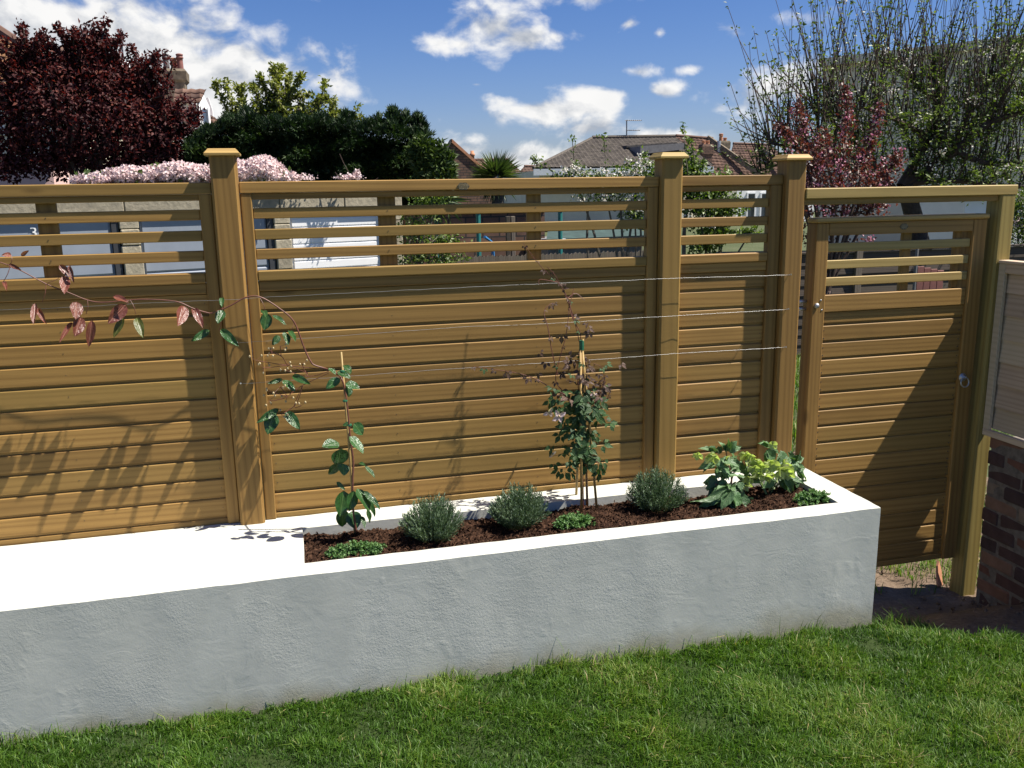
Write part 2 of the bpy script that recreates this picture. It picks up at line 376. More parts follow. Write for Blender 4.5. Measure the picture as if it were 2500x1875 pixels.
def plaster():
    m, t, b, o = newmat('white_painted_render'); tc = N(t, 'ShaderNodeTexCoord')
    P = tc.outputs['Object']
    big = noise(t, P, 3.2, 4, 0.6, 0.6); mid = noise(t, vmath(t, 'MULTIPLY', P, (1.0, 1.0, 1.6)), 9, 6, 0.6, 1.2); grit = noise(t, P, 120, 4, 0.75)
    c = ramp(t, big, [(0.3, (0.47, 0.475, 0.425)), (0.7, (0.535, 0.54, 0.485))])
    # splashed soil low on the wall: stains with ragged edges
    geo = N(t, 'ShaderNodeNewGeometry'); s = N(t, 'ShaderNodeSeparateXYZ'); lk(t, geo.outputs['Position'], s.inputs[0])
    hgt = math_(t, 'ADD', s.outputs[2], math_(t, 'MULTIPLY', noise(t, P, 5, 5), -0.22))
    c = mixc(t, maprange(t, hgt, -0.10, 0.03, 0.75, 0), c, (0.30, 0.27, 0.17))
    c = mixc(t, maprange(t, noise(t, P, 9, 6, 0.7), 0.60, 0.78, 0, 0.22), c, (0.52, 0.51, 0.45))
    lk(t, c, b.inputs['Base Color']); b.inputs['Roughness'].default_value = 0.75; b.inputs['Specular IOR Level'].default_value = 0.25
    patch = maprange(t, noise(t, P, 2.6, 3), 0.42, 0.62, 0.25, 1)
    nz = N(t, 'ShaderNodeSeparateXYZ'); lk(t, geo.outputs['Normal'], nz.inputs[0])
    h = math_(t, 'ADD', math_(t, 'MULTIPLY', mid, 0.45), math_(t, 'MULTIPLY', math_(t, 'MULTIPLY', grit, patch), 0.55))
    wv = N(t, 'ShaderNodeTexWave', wave_type='RINGS', rings_direction='Y'); wv.inputs['Scale'].default_value = 5.0; wv.inputs['Distortion'].default_value = 7.0; wv.inputs['Detail'].default_value = 3.0; wv.inputs['Detail Scale'].default_value = 0.6
    lk(t, P, wv.inputs['Vector'])
    tm = maprange(t, noise(t, P, 4.3, 4, 0.6, 1.0), 0.56, 0.70)
    h = math_(t, 'ADD', h, math_(t, 'MULTIPLY', math_(t, 'MULTIPLY', wv.outputs['Fac'], tm), 0.26))
    bump(t, b, h, 0.42, 0.006)
    return m
M['plaster'] = plaster()
def soilmat():
    m, t, b, o = newmat('dark_compost'); tc = N(t, 'ShaderNodeTexCoord')
    a = N(t, 'ShaderNodeAttribute'); a.attribute_name = 'var'
    f = noise(t, tc.outputs['Object'], 60, 6, 0.7)
    c = ramp(t, math_(t, 'ADD', math_(t, 'MULTIPLY', f, 0.5), math_(t, 'MULTIPLY', a.outputs['Fac'], 0.5)), [(0.25, (0.013, 0.007, 0.005)), (0.55, (0.040, 0.020, 0.012)), (0.8, (0.105, 0.056, 0.034))])
    lk(t, c, b.inputs['Base Color']); b.inputs['Roughness'].default_value = 0.95; b.inputs['Specular IOR Level'].default_value = 0.1
    bump(t, b, f, 0.8, 0.01); return m
M['soil'] = soilmat()
def groundmat(name, stops, s1, s2, rough=0.95, patchc=None):
    m, t, b, o = newmat(name); tc = N(t, 'ShaderNodeTexCoord'); P = tc.outputs['Object']
    f = noise(t, P, s1, 6, 0.65); g = noise(t, P, s2, 5, 0.6)
    c = ramp(t, math_(t, 'ADD', math_(t, 'MULTIPLY', f, 0.5), math_(t, 'MULTIPLY', g, 0.5)), stops)
    if patchc: c = mixc(t, maprange(t, noise(t, P, s1*0.2, 4), 0.5, 0.65), c, patchc)
    lk(t, c, b.inputs['Base Color']); b.inputs['Roughness'].default_value = rough; b.inputs['Specular IOR Level'].default_value = 0.15
    bump(t, b, g, 0.6, 0.02); return m
M['earth'] = groundmat('bare_earth', [(0.3, (0.075, 0.052, 0.036)), (0.55, (0.16, 0.115, 0.08)), (0.75, (0.25, 0.19, 0.14))], 6, 45)
M['turf'] = groundmat('turf_base', [(0.3, (0.016, 0.028, 0.008)), (0.6, (0.035, 0.055, 0.014)), (0.8, (0.07, 0.075, 0.03))], 8, 60)
M['far_ground'] = groundmat('far_ground', [(0.3, (0.04, 0.06, 0.02)), (0.6, (0.09, 0.10, 0.05)), (0.8, (0.15, 0.13, 0.09))], 0.8, 9)
M['grass'] = leafmat('grass_blade', [(0.0, (0.022, 0.055, 0.007)), (0.45, (0.070, 0.150, 0.015)), (0.75, (0.145, 0.225, 0.028)), (0.9, (0.22, 0.23, 0.06)), (1.0, (0.36, 0.29, 0.14))], 0.5, 0.32, 0.3)
M['wire'] = plain('galvanised_wire', (0.34, 0.34, 0.34), 0.45, 0.9, 0.1, 60)
M['steel'] = plain('galvanised_steel', (0.45, 0.46, 0.47), 0.45, 0.8, 0.15, 40)
M['plaque'] = plain('dark_metal_plate', (0.10, 0.085, 0.05), 0.5, 0.4, 0.35, 120, 0.5)
M['lavender'] = leafmat('lavender_leaf', [(0, (0.035, 0.065, 0.03)), (0.5, (0.085, 0.14, 0.065)), (1, (0.24, 0.30, 0.22))], 0.6, 0.15, 0.2, (1.1, 1.2, 0.7))
M['sedum'] = leafmat('low_herb_leaf', [(0, (0.03, 0.075, 0.02)), (0.5, (0.08, 0.17, 0.05)), (1, (0.17, 0.28, 0.11))], 0.5, 0.2, 0.3)
M['vine_green'] = bigleaf('glossy_green_leaf', (0.018, 0.06, 0.016), (0.035, 0.095, 0.025), (0.12, 0.20, 0.07))
M['vine_red'] = bigleaf('bronze_young_leaf', (0.13, 0.035, 0.024), (0.22, 0.075, 0.05), (0.40, 0.20, 0.15), 0.32, 0.25)
M['vine_olive'] = bigleaf('olive_young_leaf', (0.075, 0.085, 0.02), (0.12, 0.14, 0.03), (0.25, 0.25, 0.09), 0.32, 0.3)
M['mont_green'] = bigleaf('clematis_green_leaf', (0.022, 0.055, 0.018), (0.05, 0.10, 0.035), (0.10, 0.15, 0.06), 0.5, 0.22, 0.3)
M['mont_bronze'] = bigleaf('clematis_bronze_leaf', (0.055, 0.035, 0.026), (0.10, 0.06, 0.045), (0.16, 0.10, 0.08), 0.5, 0.22, 0.3)
M['hell_leaf'] = bigleaf('hellebore_leaf', (0.05, 0.115, 0.04), (0.12, 0.21, 0.085), (0.17, 0.25, 0.12), 0.4, 0.2, 0.45, 5)
M['hell_flower'] = bigleaf('hellebore_sepal', (0.31, 0.38, 0.15), (0.47, 0.52, 0.27), (0.5, 0.57, 0.3), 0.5, 0.35, 0.3)
M['pink_petal'] = bigleaf('pale_pink_petal', (0.62, 0.47, 0.50), (0.76, 0.62, 0.64), (0.6, 0.4, 0.45), 0.5, 0.35, 0.3)
M['stem_red'] = plain('red_brown_stem', (0.13, 0.045, 0.028), 0.5, 0, 0.3, 40)
M['stem_green'] = plain('green_stem', (0.12, 0.17, 0.05), 0.5, 0, 0.3, 40)
M['bud'] = plain('dry_seed_bud', (0.42, 0.33, 0.18), 0.7, 0, 0.3, 60)
M['green_tie'] = plain('green_plastic_tie', (0.02, 0.12, 0.06), 0.4, 0, 0.1)
M['bark'] = plain('dark_bark', (0.045, 0.034, 0.026), 0.9, 0, 0.4, 25, 0.6)
M['bark_grey'] = plain('grey_bark', (0.10, 0.085, 0.065), 0.9, 0, 0.4, 25, 0.6)
M['twig'] = plain('red_brown_twig', (0.060, 0.036, 0.026), 0.8, 0, 0.3, 25)
M['plum'] = leafmat('purple_plum_leaf', [(0, (0.018, 0.006, 0.007)), (0.5, (0.052, 0.015, 0.016)), (0.85, (0.11, 0.034, 0.030)), (1, (0.15, 0.048, 0.032))], 0.6, 0.25, 0.18, (1.8, 0.6, 0.5))
M['cherry'] = leafmat('cherry_leaf', [(0, (0.075, 0.095, 0.018)), (0.5, (0.17, 0.19, 0.04)), (1, (0.29, 0.29, 0.08))], 0.45, 0.3)
M['conifer'] = leafmat('conifer_frond', [(0, (0.008, 0.02, 0.006)), (0.6, (0.022, 0.048, 0.012)), (1, (0.065, 0.10, 0.024))], 0.55, 0.15, 0.3)
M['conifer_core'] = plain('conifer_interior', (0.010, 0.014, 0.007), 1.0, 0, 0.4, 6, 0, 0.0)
M['cordyline'] = leafmat('sword_leaf', [(0, (0.03, 0.055, 0.018)), (0.6, (0.07, 0.11, 0.035)), (1, (0.17, 0.20, 0.075))], 0.4, 0.15, 0.4)
M['apple_leaf'] = leafmat('apple_leaf', [(0, (0.045, 0.075, 0.015)), (0.5, (0.10, 0.145, 0.03)), (1, (0.22, 0.26, 0.08))], 0.45, 0.3)
M['shrub'] = leafmat('shrub_leaf', [(0, (0.03, 0.06, 0.012)), (0.5, (0.09, 0.14, 0.025)), (1, (0.20, 0.25, 0.06))], 0.45, 0.3)
M['crab_leaf'] = leafmat('crab_apple_leaf', [(0, (0.055, 0.020, 0.016)), (0.5, (0.115, 0.052, 0.040)), (1, (0.22, 0.11, 0.075))], 0.45, 0.28, 0.4, (1.6, .7, .5))
M['crab_flower'] = leafmat('deep_pink_blossom', [(0, (0.34, 0.12, 0.19)), (0.5, (0.50, 0.24, 0.31)), (1, (0.68, 0.42, 0.47))], 0.6, 0.3, 0.2, (1.2, .8, 1))
M['white_flower'] = leafmat('white_blossom', [(0, (0.55, 0.50, 0.44)), (1, (0.82, 0.80, 0.76))], 0.6, 0.3, 0.2, (1, 1, 1))
M['pink_flower'] = leafmat('pale_pink_blossom', [(0, (0.50, 0.36, 0.36)), (0.5, (0.70, 0.54, 0.53)), (1, (0.84, 0.72, 0.70))], 0.6, 0.3, 0.2, (1, .95, .95))
M['block'] = varmat('rough_concrete_block', [(0, (0.23, 0.20, 0.15)), (0.5, (0.34, 0.30, 0.22)), (1, (0.42, 0.37, 0.27))], 0.9, 16, (0.12, 0.11, 0.09), 0.35, 1.0)
M['door_grey'] = plain('grey_blue_door_paint', (0.25, 0.28, 0.33), 0.5, 0, 0.08, 3, 0, 0.3, (0.19, 0.215, 0.255))
M['door_white'] = plain('white_door_paint', (0.83, 0.83, 0.84), 0.4, 0, 0.03, 3, 0, 0.4)
M['frame_dark'] = plain('dark_door_frame', (0.03, 0.032, 0.038), 0.6, 0, 0.2)
M['felt'] = plain('roof_felt', (0.07, 0.065, 0.06), 0.95, 0, 0.3, 10, 0.4)
M['brick'] = varmat('old_brick', [(0, (0.04, 0.030, 0.030)), (0.3, (0.085, 0.048, 0.042)), (0.6, (0.14, 0.068, 0.050)), (0.8, (0.20, 0.105, 0.07)), (1, (0.22, 0.18, 0.135))], 0.9, 14, (0.06, 0.05, 0.045), 0.5, 0.9)
M['mortar'] = plain('old_mortar', (0.14, 0.12, 0.10), 0.95, 0, 0.35, 30, 0.8)
M['tile_brown'] = varmat('brown_roof_tile', [(0, (0.062, 0.052, 0.044)), (0.5, (0.10, 0.084, 0.070)), (1, (0.145, 0.122, 0.10))], 0.85, 6, (0.06, 0.055, 0.03), 0.35)
M['tile_red'] = varmat('red_roof_tile', [(0, (0.080, 0.046, 0.036)), (0.5, (0.125, 0.072, 0.052)), (1, (0.18, 0.105, 0.075))], 0.85, 4, (0.09, 0.065, 0.05), 0.45)
M['tile_orange'] = varmat('orange_roof_tile', [(0, (0.20, 0.09, 0.045)), (0.5, (0.30, 0.145, 0.07)), (1, (0.38, 0.21, 0.10))], 0.85, 3, (0.20, 0.11, 0.07), 0.4)
M['cream'] = plain('cream_render', (0.66, 0.60, 0.46), 0.9, 0, 0.06, 2, 0.1, 0.2)
M['white_render'] = plain('white_render', (0.76, 0.76, 0.74), 0.85, 0, 0.05, 2, 0.1, 0.2)
M['pink_render'] = plain('pink_render', (0.62, 0.42, 0.38), 0.9, 0, 0.06, 2, 0.1, 0.2)
M['grey_render'] = plain('grey_buff_render', (0.66, 0.60, 0.47), 0.95, 0, 0.10, 1.2, 0.1, 0.1, (0.52, 0.47, 0.37))
M['stone'] = plain('weathered_stack_render', (0.16, 0.13, 0.095), 0.95, 0, 0.4, 5, 0.5, 0.1)
M['white_paint'] = plain('white_gloss_paint', (0.80, 0.80, 0.79), 0.35, 0, 0.03, 5)
M['clay'] = plain('terracotta', (0.42, 0.19, 0.10), 0.8, 0, 0.25, 10, 0.2)
M['clay_dark'] = plain('sooty_clay', (0.10, 0.085, 0.085), 0.7, 0, 0.3, 8, 0.2)
M['clay_red'] = plain('dark_red_clay', (0.20, 0.075, 0.06), 0.7, 0, 0.3, 8, 0.2)
M['glass'] = plain('window_glass', (0.04, 0.05, 0.07), 0.06, 0, 0.1, 2, 0, 0.8)
M['aerial'] = plain('aerial_metal', (0.18, 0.18, 0.19), 0.5, 0.6, 0.1)
M['teal'] = plain('teal_painted_pole', (0.02, 0.16, 0.15), 0.5, 0, 0.1)
M['blue'] = plain('blue_plastic', (0.03, 0.16, 0.36), 0.4, 0, 0.1)
M['green_felt'] = plain('dark_green_roof_felt', (0.028, 0.055, 0.048), 0.85, 0, 0.3, 6, 0.3)
M['grey_board'] = plain('grey_painted_board', (0.17, 0.165, 0.165), 0.8, 0, 0.2, 5, 0.2)
def brickwall():
    m, t, b, o = newmat('far_brickwork'); tc = N(t, 'ShaderNodeTexCoord')
    s = N(t, 'ShaderNodeSeparateXYZ'); lk(t, tc.outputs['Object'], s.inputs[0]); c3 = N(t, 'ShaderNodeCombineXYZ')
    lk(t, math_(t, 'ADD', s.outputs[0], s.outputs[1]), c3.inputs[0]); lk(t, s.outputs[2], c3.inputs[1])
    br = N(t, 'ShaderNodeTexBrick'); lk(t, c3.outputs[0], br.inputs['Vector'])
    br.inputs['Color1'].default_value = (0.10, 0.055, 0.04, 1); br.inputs['Color2'].default_value = (0.18, 0.10, 0.065, 1); br.inputs['Mortar'].default_value = (0.035, 0.03, 0.027, 1)
    br.inputs['Scale'].default_value = 1.0; br.inputs['Brick Width'].default_value = 0.30; br.inputs['Row Height'].default_value = 0.115; br.inputs['Mortar Size'].default_value = 0.014
    c = hsvmul(t, br.outputs['Color'], ramp(t, noise(t, tc.outputs['Object'], 4, 5), [(0.3, (0.7,)*3), (0.7, (1.3,)*3)]))
    lk(t, c, b.inputs['Base Color']); b.inputs['Roughness'].default_value = 0.9; bump(t, b, br.outputs['Fac'], -0.5, 0.02); return m
M['far_brick'] = brickwall()
# ------------------------------------------------------------------ ground
def sst(a, b, x):
    t = np.clip((np.asarray(x, float)-a)/(b-a), 0, 1); return t*t*(3-2*t)
_wk = rng.normal(size=(24, 3)); _wp = rng.uniform(0, 6.28, 24)
def wob(P, freq, seed=0):
    """smooth pseudo noise, about -1..1"""
    P = np.asarray(P, float); s = 0; i0 = (seed*5) % 18
    for i in range(i0, i0+6):
        s = s+np.sin((P @ _wk[i % 24])*freq*(1+0.37*(i-i0))+_wp[i % 24])/(1+0.5*(i-i0))
    return s/2.0
def gz(x, y):
    x = np.asarray(x, float); y = np.asarray(y, float)
    base = 0.012-0.0165*np.clip(x, -2, 3)
    t = sst(-0.72, -0.05, y)*sst(2.45, 2.85, x)
    z = base*(1-t)+(-0.275)*t
    b = sst(-0.05, 0.35, y); z = z*(1-b)+(-0.285)*b
    z = z-0.16*sst(4, 9, y)
    return z
def grid(xs, ys, zf, keep=None):
    X, Y = np.meshgrid(xs, ys, indexing='ij'); V = np.stack([X, Y, zf(X, Y)], -1).reshape(-1, 3)
    nx, ny = len(xs), len(ys); i, j = np.meshgrid(np.arange(nx-1), np.arange(ny-1), indexing='ij'); a = (i*ny+j).ravel()
    Fq = np.stack([a, a+ny, a+ny+1, a+1], 1)
    if keep is not None:
        c = V[Fq].mean(1); Fq = Fq[keep(c[:, 0], c[:, 1])]
    return V, Fq
def P2(x, y): return np.stack([x, y, x*0], -1)
xs = np.concatenate([[-700, -300, -120, -60, -30, -15, -8, -4], np.linspace(-2.5, 5.5, 41), [7, 10, 16, 30, 60, 120, 300, 700]])
ys = np.concatenate([[-300, -100, -40, -15, -6], np.linspace(-3, 2, 41), [3, 4, 5, 6, 7, 8, 9, 10, 13, 18, 30, 60, 120, 300, 900]])
V, Fq = grid(xs, ys, lambda X, Y: gz(X, Y)-0.05)
tag(nobj('ground', V, [Fq], M['far_ground'], smooth=True), kind='structure')
def lawn_edge(x):   # how far the turf reaches towards the gate
    return np.where(x < 2.58, -0.612, -0.60-0.50*(x-2.58))+0.02*np.sin(x*23)+0.012*np.sin(x*61+1)
V, Fq = grid(np.linspace(2.2, 5.2, 101), np.linspace(-1.6, 2.6, 141), lambda X, Y: gz(X, Y)-0.006+0.012*wob(P2(X, Y), 9)+0.006*wob(P2(X, Y), 26, 2))
tag(nobj('earth_path', V, [Fq], M['earth'], smooth=True), kind='structure')
V, Fq = grid(np.linspace(-2.4, 5.2, 191), np.linspace(-3.0, -0.58, 81), lambda X, Y: gz(X, Y)+0.012+0.010*wob(P2(X, Y), 5), lambda x, y: y < lawn_edge(x))
tag(nobj('lawn', V, [Fq], M['turf'], smooth=True), kind='structure')

def blades(n, xr, yr, inside, hmin, hmax, wmin, wmax, zoff=0.0, seedv=1):
    x = rng.uniform(*xr, n); y = rng.uniform(*yr, n); k = inside(x, y); x, y = x[k], y[k]; n = len(x)
    z = gz(x, y)+0.010*wob(P2(x, y), 5)+zoff
    patch = wob(P2(x, y), 3.1, 1); tuft = wob(P2(x, y), 17, 2); fine = wob(P2(x, y), 45, 3)
    keepp = rng.uniform(size=n) < np.clip(0.72+0.35*tuft+0.15*patch, 0.12, 1); x, y, z, patch, tuft, fine = [a[keepp] for a in (x, y, z, patch, tuft, fine)]; n = len(x)
    H = rng.uniform(hmin, hmax, n)*(0.85+0.28*patch+0.25*tuft)*np.where(rng.uniform(size=n) < 0.04, 1.7, 1.0)
    W = rng.uniform(wmin, wmax, n)
    ang = 1.5*wob(P2(x, y), 4.5, 3)+2.0*fine+rng.normal(0, 1.1, n); lean = np.clip(rng.normal(0.75, 0.4, n), 0.05, 1.6)
    dirv = np.stack([np.cos(ang), np.sin(ang), 0*ang], 1); sd_ = np.stack([-np.sin(ang), np.cos(ang), 0*ang], 1)
    tw = rng.uniform(-1, 1, n)[:, None]; sd_ = unit(sd_+dirv*tw)
    B = np.stack([x, y, z-0.004], 1); up = np.array([0, 0, 1.0])
    Hm = H[:, None]; ln = lean[:, None]; Wn = W[:, None]
    mid = B+up*Hm*0.55+dirv*Hm*0.22*ln; tip = B+up*Hm*np.maximum(0.35, 1-0.28*ln)+dirv*Hm*0.75*ln
    V = np.stack([B-sd_*Wn*.5, B+sd_*Wn*.5, mid-sd_*Wn*.42, mid+sd_*Wn*.42, tip], 1).reshape(-1, 3)
    i = np.arange(n)*5
    q = np.stack([i, i+1, i+3, i+2], 1); t = np.stack([i+2, i+3, i+4], 1)
    var = np.clip(0.42+0.22*patch+0.12*tuft+rng.normal(0, 0.13, n)+np.where(rng.uniform(size=n) < 0.05, 0.4, 0), 0, 1)
    return V, [q, t], np.repeat(var, 5)
V, Fs, va = blades(340000, (-1.25, 3.7), (-1.85, -0.60), lambda x, y: (y < lawn_edge(x)-0.004) & (y > -0.74-0.36*(x+1.0)-0.16), 0.024, 0.054, 0.0022, 0.0042, 0.012)
g = nobj('grass', V, Fs, M['grass'], None, va); tag(g, 'short green lawn grass growing up to the white wall', 'grass', kind='stuff')
V, Fs, va = blades(5000, (-1.0, 3.2), (-0.66, -0.60), lambda x, y: (y < np.where(x < 2.6, -0.617, lawn_edge(x)+0.05)) & (wob(P2(x, y), 6, 1) > -0.2), 0.045, 0.11, 0.002, 0.0035, 0.010)
g = nobj('tall_grass', V, Fs, M['grass'], None, np.clip(va+0.1, 0, 1)); tag(g, 'taller stray grass blades along the foot of the white wall', 'grass', kind='stuff')
V, Fs, va = blades(16000, (2.9, 5.0), (-0.02, 2.4), lambda x, y: (x > 3.28+0.12*np.sin(y*7)) & (y > 0.02) | ((np.abs(x-3.12) < 0.07) & (np.abs(y-0.14) < 0.05)), 0.04, 0.10, 0.003, 0.006)
g = nobj('rough_grass', V, Fs, M['grass'], None, np.clip(va+0.12, 0, 1)); tag(g, 'rough grass on the earth just behind the gate', 'grass', kind='stuff')
V, Fs, va = blades(22000, (3.6, 8.5), (2.4, 6.7), lambda x, y: x > 0, 0.06, 0.16, 0.006, 0.012)
g = nobj('far_grass', V, Fs, M['grass'], None, np.clip(va+0.1, 0, 1)); tag(g, 'sunlit grass beyond the gap beside the gate', 'grass', kind='stuff')
# loose stones on the earth by the gate
mb = MB()
for k in range(260):
    x = random.uniform(2.65, 3.75); y = random.uniform(-0.75, 0.9); s = random.choice((0.005, 0.007, 0.010, 0.015))
    z = float(gz(x, y)); n = 6
    V = [(x+s*random.uniform(.6, 1)*math.cos(a*1.047), y+s*random.uniform(.6, 1)*math.sin(a*1.047), z+random.uniform(-.2, .5)*s) for a in range(6)]+[(x, y, z+s*0.9), (x, y, z-s)]
    mb.add(V, [(i, (i+1) % 6, 6) for i in range(6)]+[((i+1) % 6, i, 7) for i in range(6)], random.random())
tag(mb.build('gravel', M['earth'], None), 'scattered small stones on the bare earth by the gate', 'stones', kind='stuff')
mb = MB(); sc_ = aty(2296, 1408, 0.10)
mb.add([(-.022, 0, -.05), (.026, .004, -.05), (.024, .006, .025), (.004, .004, .085), (-.014, .002, .06), (-.022, .014, -.05), (.026, .018, -.05), (.024, .018, .025), (.004, .016, .085), (-.014, .014, .06)],
       [(0, 1, 2, 3, 4), (9, 8, 7, 6, 5), (0, 5, 6, 1), (1, 6, 7, 2), (2, 7, 8, 3), (3, 8, 9, 4), (4, 9, 5, 0)])
me, c = mb.mesh('terracotta_shard', M['clay']); o = link('terracotta_shard', me, None, sc_); o.rotation_euler = (-0.25, 0.15, 0.3)
tag(o, 'orange terracotta shard standing in the grass under the gate', 'shard')

# ------------------------------------------------------------------ planter
ZB = 0.538
pl = empty('raised_planter', (0.4, -0.3, 0), 'long white rendered raised planter with a solid bench end and soil trough', 'planter')
def dispv(P):
    a = np.stack([wob(P, 5, 0), wob(P, 6, 1), wob(P, 5, 2)], 1)*0.0014+np.stack([wob(P, 21, 1), wob(P, 23, 2), wob(P, 25, 3)], 1)*0.0009
    return P+a
PV = []; PF = []; pn = 0
def patch(p0, u, v, nu, nv):
    global pn
    p0, u, v = [np.array(a, float) for a in (p0, u, v)]
    a, b = np.meshgrid(np.linspace(0, 1, nu+1), np.linspace(0, 1, nv+1), indexing='ij')
    P = p0+a[..., None]*u+b[..., None]*v; P = P.reshape(-1, 3)
    i, j = np.meshgrid(np.arange(nu), np.arange(nv), indexing='ij'); k = (i*(nv+1)+j).ravel()
    PV.append(P); PF.append(np.stack([k, k+nv+1, k+nv+2, k+1], 1)+pn); pn += len(P)
X0, X1, Y0, Y1, HX0, HX1, HY0, HY1 = -1.9, 2.571, -0.615, 0.012, 0.158, 2.437, -0.507, -0.142
patch((X0, Y0, -.2), (X1-X0, 0, 0), (0, 0, ZB+.2), 300, 50)                 # front
patch((X1, Y0, -.35), (0, Y1-Y0, 0), (0, 0, ZB+.35), 44, 60)              # right end
patch((X0, Y0, -.2), (0, 0, ZB+.2), (0, Y1-Y0, 0), 30, 20)                # left end
patch((X0, Y1, -.35), (0, 0, ZB+.35), (X1-X0, 0, 0), 20, 120)              # back
patch((X0, Y0, ZB), (HX0-X0, 0, 0), (0, HY0-Y0, 0), 130, 8); patch((X0, HY0, ZB), (HX0-X0, 0, 0), (0, HY1-HY0, 0), 130, 24); patch((X0, HY1, ZB), (HX0-X0, 0, 0), (0, Y1-HY1, 0), 130, 10)
patch((HX0, Y0, ZB), (HX1-HX0, 0, 0), (0, HY0-Y0, 0), 150, 8); patch((HX0, HY1, ZB), (HX1-HX0, 0, 0), (0, Y1-HY1, 0), 150, 10)
patch((HX1, Y0, ZB), (X1-HX1, 0, 0), (0, HY0-Y0, 0), 10, 8); patch((HX1, HY0, ZB), (X1-HX1, 0, 0), (0, HY1-HY0, 0), 10, 24); patch((HX1, HY1, ZB), (X1-HX1, 0, 0), (0, Y1-HY1, 0), 10, 10)
patch((HX0, HY1, .3), (HX1-HX0, 0, 0), (0, 0, ZB-.3), 150, 16)             # inside back wall
patch((HX0, HY0, .3), (0, 0, ZB-.3), (HX1-HX0, 0, 0), 16, 150)             # inside front wall
patch((HX0, HY0, .3), (0, HY1-HY0, 0), (0, 0, ZB-.3), 24, 16); patch((HX1, HY0, .3), (0, 0, ZB-.3), (0, HY1-HY0, 0), 16, 24)
V = np.concatenate(PV)
edge = (np.abs(V[:, 1]-Y0) < 1e-6) & (np.abs(V[:, 2]-ZB) < 1e-6)
V = dispv(V); V[:, 2] -= edge*0.002
nobj('wall_body', V, [np.concatenate(PF)], M['plaster'], pl, smooth=False)
# soil with crumbs
def soilz(X, Y):
    return 0.496+0.010*wob(P2(X, Y), 7)+0.008*wob(P2(X, Y), 30, 2)+0.018*np.exp(-((Y+0.3)/0.14)**2)
V, Fq = grid(np.linspace(HX0-.01, HX1+.01, 260), np.linspace(HY0-.01, HY1+.01, 60), lambda X, Y: soilz(X, Y)+0.005*rng.normal(size=X.shape))
so = nobj('soil', V, [Fq], M['soil'], pl, rng.uniform(0, 1, len(V))); tag(so, kind='stuff')
n = 9000; x = rng.uniform(HX0+.01, HX1-.01, n); y = rng.uniform(HY0+.008, HY1-.008, n); z = soilz(x, y)+rng.uniform(0, .006, n)
V, Fs = leafset(np.stack([x, y, z], 1), rvec(n)*[1, 1, .45], rvec(n)+[0, 0, 1], rng.uniform(.006, .022, n), rng.uniform(.004, .010, n), 0.3)
tag(nobj('bark_crumbs', V, [Fs], M['soil'], pl, np.repeat(np.clip(rng.normal(.6, .3, n), 0, 1), 4)), kind='stuff')

# ------------------------------------------------------------------ fence
def nail(mb, x, y, z, r=0.0025):
    mb.lathe([(r, 0), (r*.8, 0.001)], (0, 0, 0), 6)
def board_mesh(name, w, mat, h=0.0861, yf=0.017):
    mb = MB(); t = h/2-0.0002
    mb.prism([(yf+.0045, t), (yf, t-.0042), (yf, -t+.0135), (yf+.009, -t+.0115), (yf+.009, -t), (yf+.019, -t), (yf+.019, t)][::-1], -w/2, w/2)
    return mb.mesh(name, mat)[0]
def piece(name, parent, x0, x1, y0, y1, z0, z1, mat, b=0.003):
    mb = MB(); mb.box(x0, x1, y0, y1, z0, z1, b); return mb.build(name, mat, parent)
SLATS = [(1.800, 1.843), (1.719, 1.760), (1.641, 1.681)]
def fence_panel(x0, x1, stiles, battens, label, mat='wood_x'):
    p = empty('slatted_fence', ((x0+x1)/2, 0.02, ZB), label, 'fence', 'slatted fence panels between the capped posts')
    m = M[mat]
    piece('top_rail', p, x0, x1, -0.003, 0.047, 1.901, 1.945, m)
    piece('under_rail', p, x0, x1, 0.010, 0.040, 1.876, 1.9006, m)
    ix0, ix1 = x0, x1
    for (a, b) in stiles:
        piece('stile', p, a, b, 0.0, 0.045, ZB+0.001, 1.9006, M['wood_z'], 0.004)
        if a < (x0+x1)/2: ix0 = b
        else: ix1 = a
    w = ix1-ix0-0.0006; cx = (ix0+ix1)/2
    mb = MB(); mb.box(-w/2, w/2, 0.011, 0.031, -0.0208, 0.0208, 0.003); sm = mb.mesh('slat', m)[0]
    for k, (a, b) in enumerate(SLATS):
        o = link('slat', sm, p, (cx, 0.0006*k, (a+b)/2)); o.rotation_euler.y = random.uniform(-.0012, .0012)
    piece('mid_rail', p, ix0+.0003, ix1-.0003, 0.0005, 0.042, 1.554, 1.596, M['wood_pale_x'] if mat == 'wood_x' and False else m, 0.004)
    piece('mid_rail_lip', p, ix0+.0003, ix1-.0003, 0.0085, 0.038, 1.512, 1.5535, m, 0.003)
    bm_ = board_mesh('board', w, m)
    for k in range(12):
        z = 1.5115-0.0863*(k+0.5); o = link('board', bm_, p, (cx, random.uniform(-.0007, .0007), z))
    nm = MB()
    for k in range(12):
        for x in [ix0+.015, ix1-.015]+[(a+b)/2 for a, b in battens]:
            nm.box(x-.0013, x+.0013, .0160, .0175, 1.5115-.0863*(k+.45)-.0013, 1.5115-.0863*(k+.45)+.0013)
    for k, (a, b) in enumerate(SLATS):
        for x in [(c_+d_)/2 for c_, d_ in battens]: nm.box(x-.0015, x+.0015, .0100, .012, (a+b)/2-.0015, (a+b)/2+.0015)
    tag(nm.build('nails', M['frame_dark'], p), kind='stuff')
    for (a, b) in battens:
        piece('batten', p, a, b, 0.0326, 0.056, 1.515, 1.9, M['wood_z'])
    return p
fence_panel(-1.93, -0.095, [(-0.145, -0.095), (-1.93, -1.88)], [(-0.735, -0.664), (-1.36, -1.29)], 'fence panel with bronze vine leaves hanging in front, bounded by one capped post')
